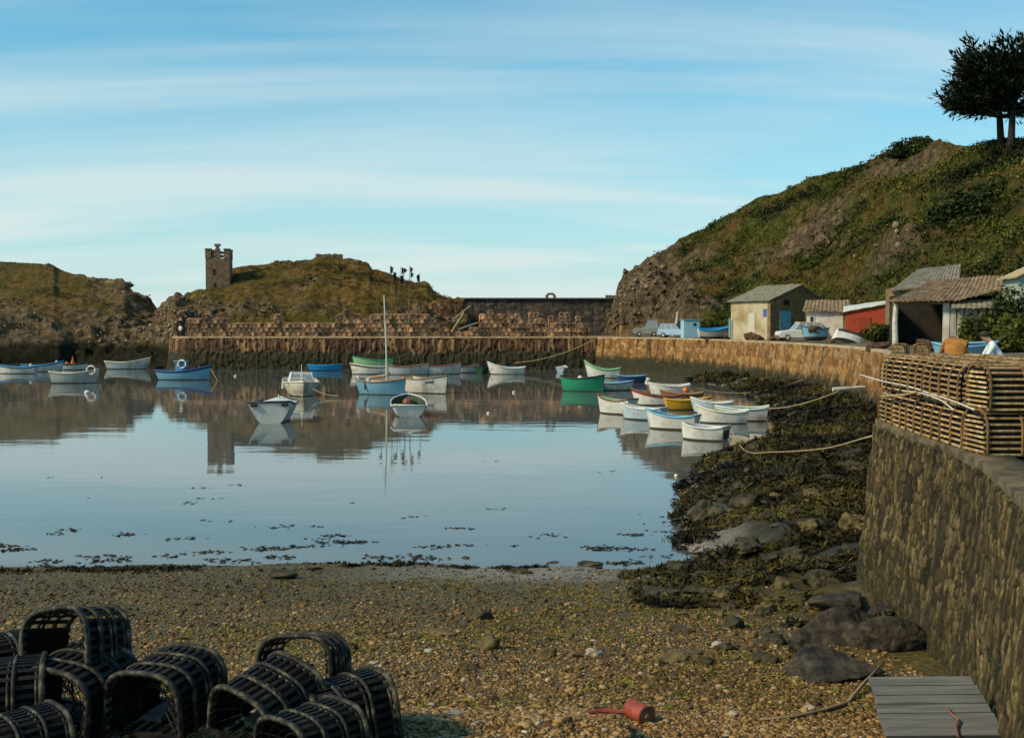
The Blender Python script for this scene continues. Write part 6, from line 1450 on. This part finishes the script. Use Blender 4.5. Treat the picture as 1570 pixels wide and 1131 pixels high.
RK = [(1040, 878, 48, 30, rock_w, 'round weed covered boulder right at the water edge'), (965, 886, 44, 14, rock_w, 'low rust edged rock left of the round boulder at the water edge'), (905, 868, 44, 10, rock_w, 'flat slab awash in the shallows left of the round boulder'), (850, 864, 30, 8, rock_w, 'flat stone awash, left of the longer slab in the shallows'), (812, 824, 34, 9, rock_w, 'dark flat rock standing well out in the water'), (712, 857, 18, 10, rock_w, 'small dark rock alone in the shallows in mid picture'), (800, 880, 44, 10, rock_w, 'low reddish brown rock on the water line'), (430, 888, 60, 16, rock_w, 'long black weedy rock on the water line at left'),
      (740, 950, 36, 18, rock_w, 'dark stone by itself in the middle of the beach'), (750, 997, 46, 26, rock_t, 'tilted tan slab on the pebbles in the middle of the beach'), (842, 1008, 32, 18, rock_t, 'left one of three brown stones in a row on the pebbles'), (882, 1008, 30, 16, rock_t, 'middle one of three brown stones in a row on the pebbles'), (914, 1006, 34, 18, rock_p, 'pale topped stone at the right of three in a row'), (1042, 1016, 78, 24, rock_t, 'broad flat tan rock on the pebbles at the edge of the weed'), (1085, 1020, 30, 18, rock_w, 'dark stone touching the broad flat tan rock'), (708, 1030, 28, 20, rock_t, 'squat tan stone below the tilted slab'), (535, 998, 30, 18, rock_t, 'brown stone near the standing black pot'), (675, 975, 52, 12, rock_t, 'low smooth brown rock left of the tilted slab'),
      (1010, 916, 70, 22, rock_w, 'weedy hump of rock below the round boulder'), (1075, 912, 52, 18, rock_w, 'green tinged rock right of the weedy hump'), (1045, 970, 44, 16, rock_w, 'low green rock among the algae'), (1175, 945, 34, 18, rock_w, 'grey stone amid the algae right of the stream'), (1130, 965, 50, 24, rock_w, 'dark weedy rock in the algae below the bank'), (1185, 990, 60, 22, rock_w, 'dark rock left of the big slabs by the wall'), (1170, 1018, 50, 22, rock_w, 'black rock at the edge of the pebbles before the big slabs'),
      (1300, 990, 170, 78, rock_d, 'big dark slab leaning against the near quay wall'), (1372, 1000, 130, 66, rock_d, 'steep dark slab against the near quay wall in front of the biggest one'), (1280, 1042, 200, 50, rock_d, 'long low grey black slab at the foot of the near wall'), (1370, 945, 70, 36, rock_d, 'black block wedged in the corner of the near wall'), (1235, 1002, 64, 26, rock_d, 'smaller dark slab left of the big leaning slab'), (1300, 945, 110, 40, rock_d, 'ridge of dark rock above the big leaning slab'),
      (1320, 815, 66, 44, rock_t, 'big brown boulder against the far end of the near wall'), (1248, 820, 44, 26, rock_t, 'pointed brown rock in the weed left of the big brown boulder'), (1190, 763, 28, 12, rock_t, 'tan stone on the weed in mid bank'), (1140, 782, 56, 34, rock_w, 'large rounded hump of black weed by the water'), (1085, 800, 70, 40, rock_w, 'black weedy rock on the point beside the water'), (1260, 895, 70, 34, rock_w, 'dark weedy rock on the lower bank'), (1215, 860, 60, 30, rock_w, 'weed draped rock in the middle of the bank'), (1150, 850, 70, 26, rock_w, 'low weed draped rock near the edge of the beach')]
for i, (px, py, a_, b_, m_, lab) in enumerate(RK): shore_rock(px, py, a_, b_, m_, lab, 900 + i)
random.seed(11)
for i in range(46):
    px = random.uniform(1060, 1335); py = random.uniform(700, 1000)
    if px < 1060 + max(0, (740 - py)) * 1.2: continue
    s_ = random.uniform(14, 44)
    shore_rock(px, py, s_, s_ * random.uniform(.35, .6), random.choice((rock_w, rock_w, rock_d, rock_t)), 'weed covered rock lying on the dark bank under the quay', 1000 + i, 'weed covered rocks on the bank')
for i in range(40):
    px = random.uniform(560, 1150); py = random.uniform(905, 1090); s_ = random.uniform(7, 20)
    shore_rock(px, py, s_, s_ * random.uniform(.4, .65), random.choice((rock_t, rock_t, rock_w, rock_p)), 'fist to head sized stone lying loose on the beach', 1100 + i, 'loose stones on the beach')
# ================================================================== LITTER IN THE FOREGROUND
def ground_at(px, py):
    d = 8.0
    while d < 40:
        q = P(px, py, d)
        if q.z <= bz1(q.x, q.y): return q
        d += 0.03
    return q
q = ground_at(1452, 1146)
bd = thing('board_panel', 'grey weathered plank panel lying tilted at the foot of the near wall', 'plank panel', (q.x + 0.02, q.y + 0.1, q.z + 0.06), (R(24), R(-1.5), R(-3))); bd.scale = (0.92, 0.86, 1)
bdm = mat('grey_boards', [(0.065, 0.065, 0.062), (0.115, 0.113, 0.108), (0.17, 0.165, 0.155)], 2.2, 0.8, 0.35, 9, stretch=(0.6, 8, 4))
yb = 0.0
for i, w_ in enumerate((0.34, 0.14, 0.14, 0.15, 0.15)):
    MB().box((random.uniform(-.008, .008) - 0.02 * i * .0, yb + w_ / 2, 0.0), (1.16 - 0.025 * i, w_ - 0.012, 0.035)).build('plank', bdm, bd); yb += w_
for x in (-0.42, 0.42): MB().box((x, yb / 2, -0.045), (0.09, yb * .92, 0.05)).build('batten', wood_b, bd)
rr = MB().tube([(0.10, -0.05, 0.03), (0.12, 0.08, 0.035), (0.17, 0.16, 0.04), (0.13, 0.24, 0.035), (0.12, 0.32, 0.03)], 0.013, 5).build('rope_scrap', PT['rust']); rr.location = bd.location; rr.rotation_euler = bd.rotation_euler; put(rr, 'scrap of brown rope on the grey plank panel', 'rope')
rr.location = Vector(bd.location) + Vector((0, 0, 0.012))
q = ground_at(980, 1106)
rust_red = mat('rusty_red_tin', [(0.10, 0.025, 0.014), (0.27, 0.05, 0.028), (0.36, 0.09, 0.06)], 6, 0.6, 0.5, 14)
tn = thing('paint_tin', 'rusty red tin lying on its side on the pebbles', 'tin', q + Vector((0, 0, 0.10)), R(-62)); tn.scale = (0.85, 0.85, 0.85)
Mt = Matrix.Rotation(R(90), 4, 'Y')
MB().lathe([(0.118, -0.16), (0.125, -0.155), (0.12, -0.145), (0.118, 0.0), (0.12, 0.145), (0.127, 0.155), (0.12, 0.162)], 20, Mt).build('drum', rust_red, tn, smooth=False)
MB().lathe([(0.01, 0.150), (0.11, 0.148), (0.112, 0.165), (0.03, 0.168), (0.028, 0.185), (0.01, 0.187)], 20, Mt).build('lid', mat('rusty_lid', [(0.10, 0.05, 0.025), (0.24, 0.13, 0.06)], 8), tn)
q = ground_at(930, 1098)
MBh = MB().tube([(-0.17, 0, 0.02), (-0.05, 0.02, 0.03), (0.17, -0.01, 0.03)], [0.018, 0.024, 0.02], 7); hb_ = MBh.build('painted_stick', rust_red); hb_.location = q + Vector((0, 0, 0.02)); put(hb_, 'red painted stick lying left of the rusty tin', 'stick')
A = [ground_at(px, py) + Vector((0, 0, 0.025)) for px, py in ((1165, 1106), (1215, 1102), (1262, 1092), (1300, 1080), (1324, 1058), (1354, 1034))]
A[-1].z += 0.12; A[-2].z += 0.06
o = MB().tube([p - A[0] for p in A], [0.012, 0.018, 0.022, 0.024, 0.020, 0.014], 6).build('driftwood', mat('driftwood_grey', [(0.20, 0.13, 0.07), (0.33, 0.24, 0.14)], 4), None, True); o.location = A[0]; put(o, 'long crooked driftwood branch at the foot of the near wall', 'driftwood')
rope('black mooring line running up the near wall at the right edge', [P(1518, 1008, 11.0), P(1545, 1030, 10.2), P(1600, 1078, 9.2)], 0.012, PT['black'])
for i, (px, py, s_) in enumerate(((700, 1098, 30), (1240, 1090, 26), (1125, 1098, 22), (722, 1071, 12))):
    shore_rock(px, py, s_, s_ * .5, rock_p, ('pale cream stone at the bottom edge of the beach', 'pale stone under the driftwood branch', 'pale stone left of the driftwood', 'small white stone above the cream one')[i], 1300 + i)
# ================================================================== PEOPLE
def person(label, loc, rot, joints, bones, radii, cols, hair=None, scale=1.0):
    """one skinned body; faces take skin or clothing colour from the nearest bone"""
    root = thing('person', label, 'person', loc, rot)
    names = list(joints); idx = {n: i for i, n in enumerate(names)}
    me = bpy.data.meshes.new('body'); me.from_pydata([joints[n] for n in names], [(idx[a], idx[b]) for a, b, _ in bones], []); me.update()
    o = link_mesh('body', me, root); md = o.modifiers.new('skin', 'SKIN'); o.modifiers.new('sub', 'SUBSURF').levels = 1
    for n in names:
        sv = me.skin_vertices[0].data[idx[n]]; r = radii[n]; sv.radius = (r, r) if isinstance(r, float) else r; sv.use_root = (n == 'pelvis')
    bpy.context.view_layer.update()
    dg = bpy.context.evaluated_depsgraph_get(); nm = bpy.data.meshes.new_from_object(o.evaluated_get(dg)); o.modifiers.clear(); o.data = nm
    nm.materials.clear(); keys = list(dict.fromkeys(c for _, _, c in bones))
    for k in keys: nm.materials.append(cols[k])
    seg = [(Vector(joints[a]), Vector(joints[b]), keys.index(c)) for a, b, c in bones]
    for p in nm.polygons:
        c = p.center; best = 9; bi = 0
        for a, b, k in seg:
            ab = b - a; t = max(0, min(1, (c - a).dot(ab) / max(1e-9, ab.length_squared))); dd = (a + ab * t - c).length
            if dd < best: best, bi = dd, k
        p.material_index = bi; p.use_smooth = True
    if hair:
        h = MB().lathe([(0.02, -0.02), (0.098, 0.0), (0.105, 0.05), (0.085, 0.10), (0.03, 0.125)], 14, Matrix.Translation(Vector(joints['head']) + Vector((0, 0.0, 0.0)))).build('hair', hair, root, True)
    return root
def fingers(j, b, r, hand, wrist, side, col='skin'):
    H = Vector(j[hand]); d = (H - Vector(j[wrist])).normalized(); sidev = d.cross(Vector((0, 0, 1)))
    sidev = Vector((1, 0, 0)) if sidev.length < .1 else sidev.normalized()
    for k, (o_, l) in enumerate(((-0.03, 0.07), (-0.01, 0.085), (0.01, 0.08), (0.03, 0.06))):
        n1, n2 = hand + 'f%da' % k, hand + 'f%db' % k
        j[n1] = tuple(H + d * l * 0.55 + sidev * o_); j[n2] = tuple(H + d * l + sidev * o_ + Vector((0, 0, -0.03))); r[n1] = 0.010; r[n2] = 0.008; b += [(hand, n1, col), (n1, n2, col)]
    n1 = hand + 't'; j[n1] = tuple(H - d * 0.01 + sidev * 0.05 * side + d * 0.02); r[n1] = 0.010; b.append((hand, n1, col))
skin_m = mat('skin', [(0.36, 0.19, 0.12), (0.42, 0.23, 0.15)], 4, 0.6, 0)
cloth = {'rust': mat('rust_jersey', [(0.22, 0.09, 0.018), (0.33, 0.145, 0.03), (0.40, 0.20, 0.05)], 6, 0.95, 0.6, 30), 'pale': mat('pale_shirt', [(0.50, 0.58, 0.62), (0.62, 0.68, 0.70)], 4, 0.9, 0.3), 'trouser': mat('dark_trousers', [(0.02, 0.025, 0.035), (0.04, 0.045, 0.055)], 5, 0.9, 0.3), 'tan': mat('tan_waistcoat', [(0.26, 0.15, 0.06), (0.34, 0.21, 0.10)], 5, 0.9, 0.3), 'boot': PT['black'], 'skin': skin_m}
def bending(bend, reach):
    """someone stooping forward (local +y) over the pots"""
    hip = 0.86; c, s = math.cos(bend), math.sin(bend)
    up = lambda l, x=0, f=0: (x, l * s + f, hip + l * c)
    j = {'pelvis': (0, 0, hip), 'waist': up(.2), 'chest': up(.42), 'neck': up(.56), 'head': up(.70, 0, 0.05), 'crown': up(.80, 0, 0.08)}
    r = {'pelvis': (.17, .14), 'waist': (.16, .13), 'chest': (.20, .15), 'neck': .065, 'head': .095, 'crown': .07}
    b = [('pelvis', 'waist', 'top'), ('waist', 'chest', 'top'), ('chest', 'neck', 'top'), ('neck', 'head', 'skin'), ('head', 'crown', 'skin')]
    for s_, nme in ((-1, 'l'), (1, 'r')):
        sh_ = up(.47, s_ * .20); j[nme + 'sh'] = sh_; r[nme + 'sh'] = .075
        e = (s_ * .27, sh_[1] + reach * .5, sh_[2] - .24); w_ = (s_ * .20, sh_[1] + reach, sh_[2] - .38); h_ = (s_ * .19, sh_[1] + reach + .05, sh_[2] - .44)
        j[nme + 'el'] = e; j[nme + 'wr'] = w_; j[nme + 'ha'] = h_; r[nme + 'el'] = .05; r[nme + 'wr'] = .035; r[nme + 'ha'] = (.045, .02)
        b += [('chest', nme + 'sh', 'top'), (nme + 'sh', nme + 'el', 'top'), (nme + 'el', nme + 'wr', 'top'), (nme + 'wr', nme + 'ha', 'skin')]
        fingers(j, b, r, nme + 'ha', nme + 'wr', -s_)
        j[nme + 'hp'] = (s_ * .10, 0, hip - .05); j[nme + 'kn'] = (s_ * .12, .10, .47); j[nme + 'an'] = (s_ * .12, -.02, .09); j[nme + 'to'] = (s_ * .14, .16, .045)
        r[nme + 'hp'] = .10; r[nme + 'kn'] = .065; r[nme + 'an'] = .048; r[nme + 'to'] = .042
        b += [('pelvis', nme + 'hp', 'leg'), (nme + 'hp', nme + 'kn', 'leg'), (nme + 'kn', nme + 'an', 'leg'), (nme + 'an', nme + 'to', 'boot')]
    return j, b, r
j, b, r = bending(R(22), 0.30); r['chest'] = (.26, .20); r['waist'] = (.25, .19); r['pelvis'] = (.22, .18); j['neck'] = (0, .36, 1.36); j['head'] = (0, .50, 1.30); j['crown'] = (0, .58, 1.24)
q = P(1466, 545, 24.5); q.z = drop(q.x, q.y)
person('person in a rust brown jersey stooping with their back turned behind the near pots', q, R(-12), j, b, r, {'top': cloth['rust'], 'skin': skin_m, 'leg': cloth['trouser'], 'boot': cloth['boot']}, mat('brown_hair', [(0.05, 0.03, 0.015), (0.1, 0.06, 0.03)], 8))
j, b, r = bending(R(30), 0.28)
q = P(1538, 548, 24.8); q.z = drop(q.x, q.y) - 0.05
person('person in a pale blue shirt bending to the left behind the near pots', q, R(75), j, b, r, {'top': cloth['pale'], 'skin': skin_m, 'leg': cloth['tan'], 'boot': cloth['boot']}, mat('dark_hair', [(0.02, 0.015, 0.01), (0.05, 0.035, 0.02)], 8))
def standing():
    j, b, r = bending(R(3), 0.06); return j, b, r
j, b, r = standing(); q = P(277, 512, 143.6); q.z = 4.0
q.z = max(drop(q.x, q.y), 2.0)
person('person in a white top and dark trousers standing on the back quay', q, R(160), j, b, r, {'top': cloth['pale'], 'skin': skin_m, 'leg': cloth['trouser'], 'boot': cloth['boot']}, MATS['dark_hair'])
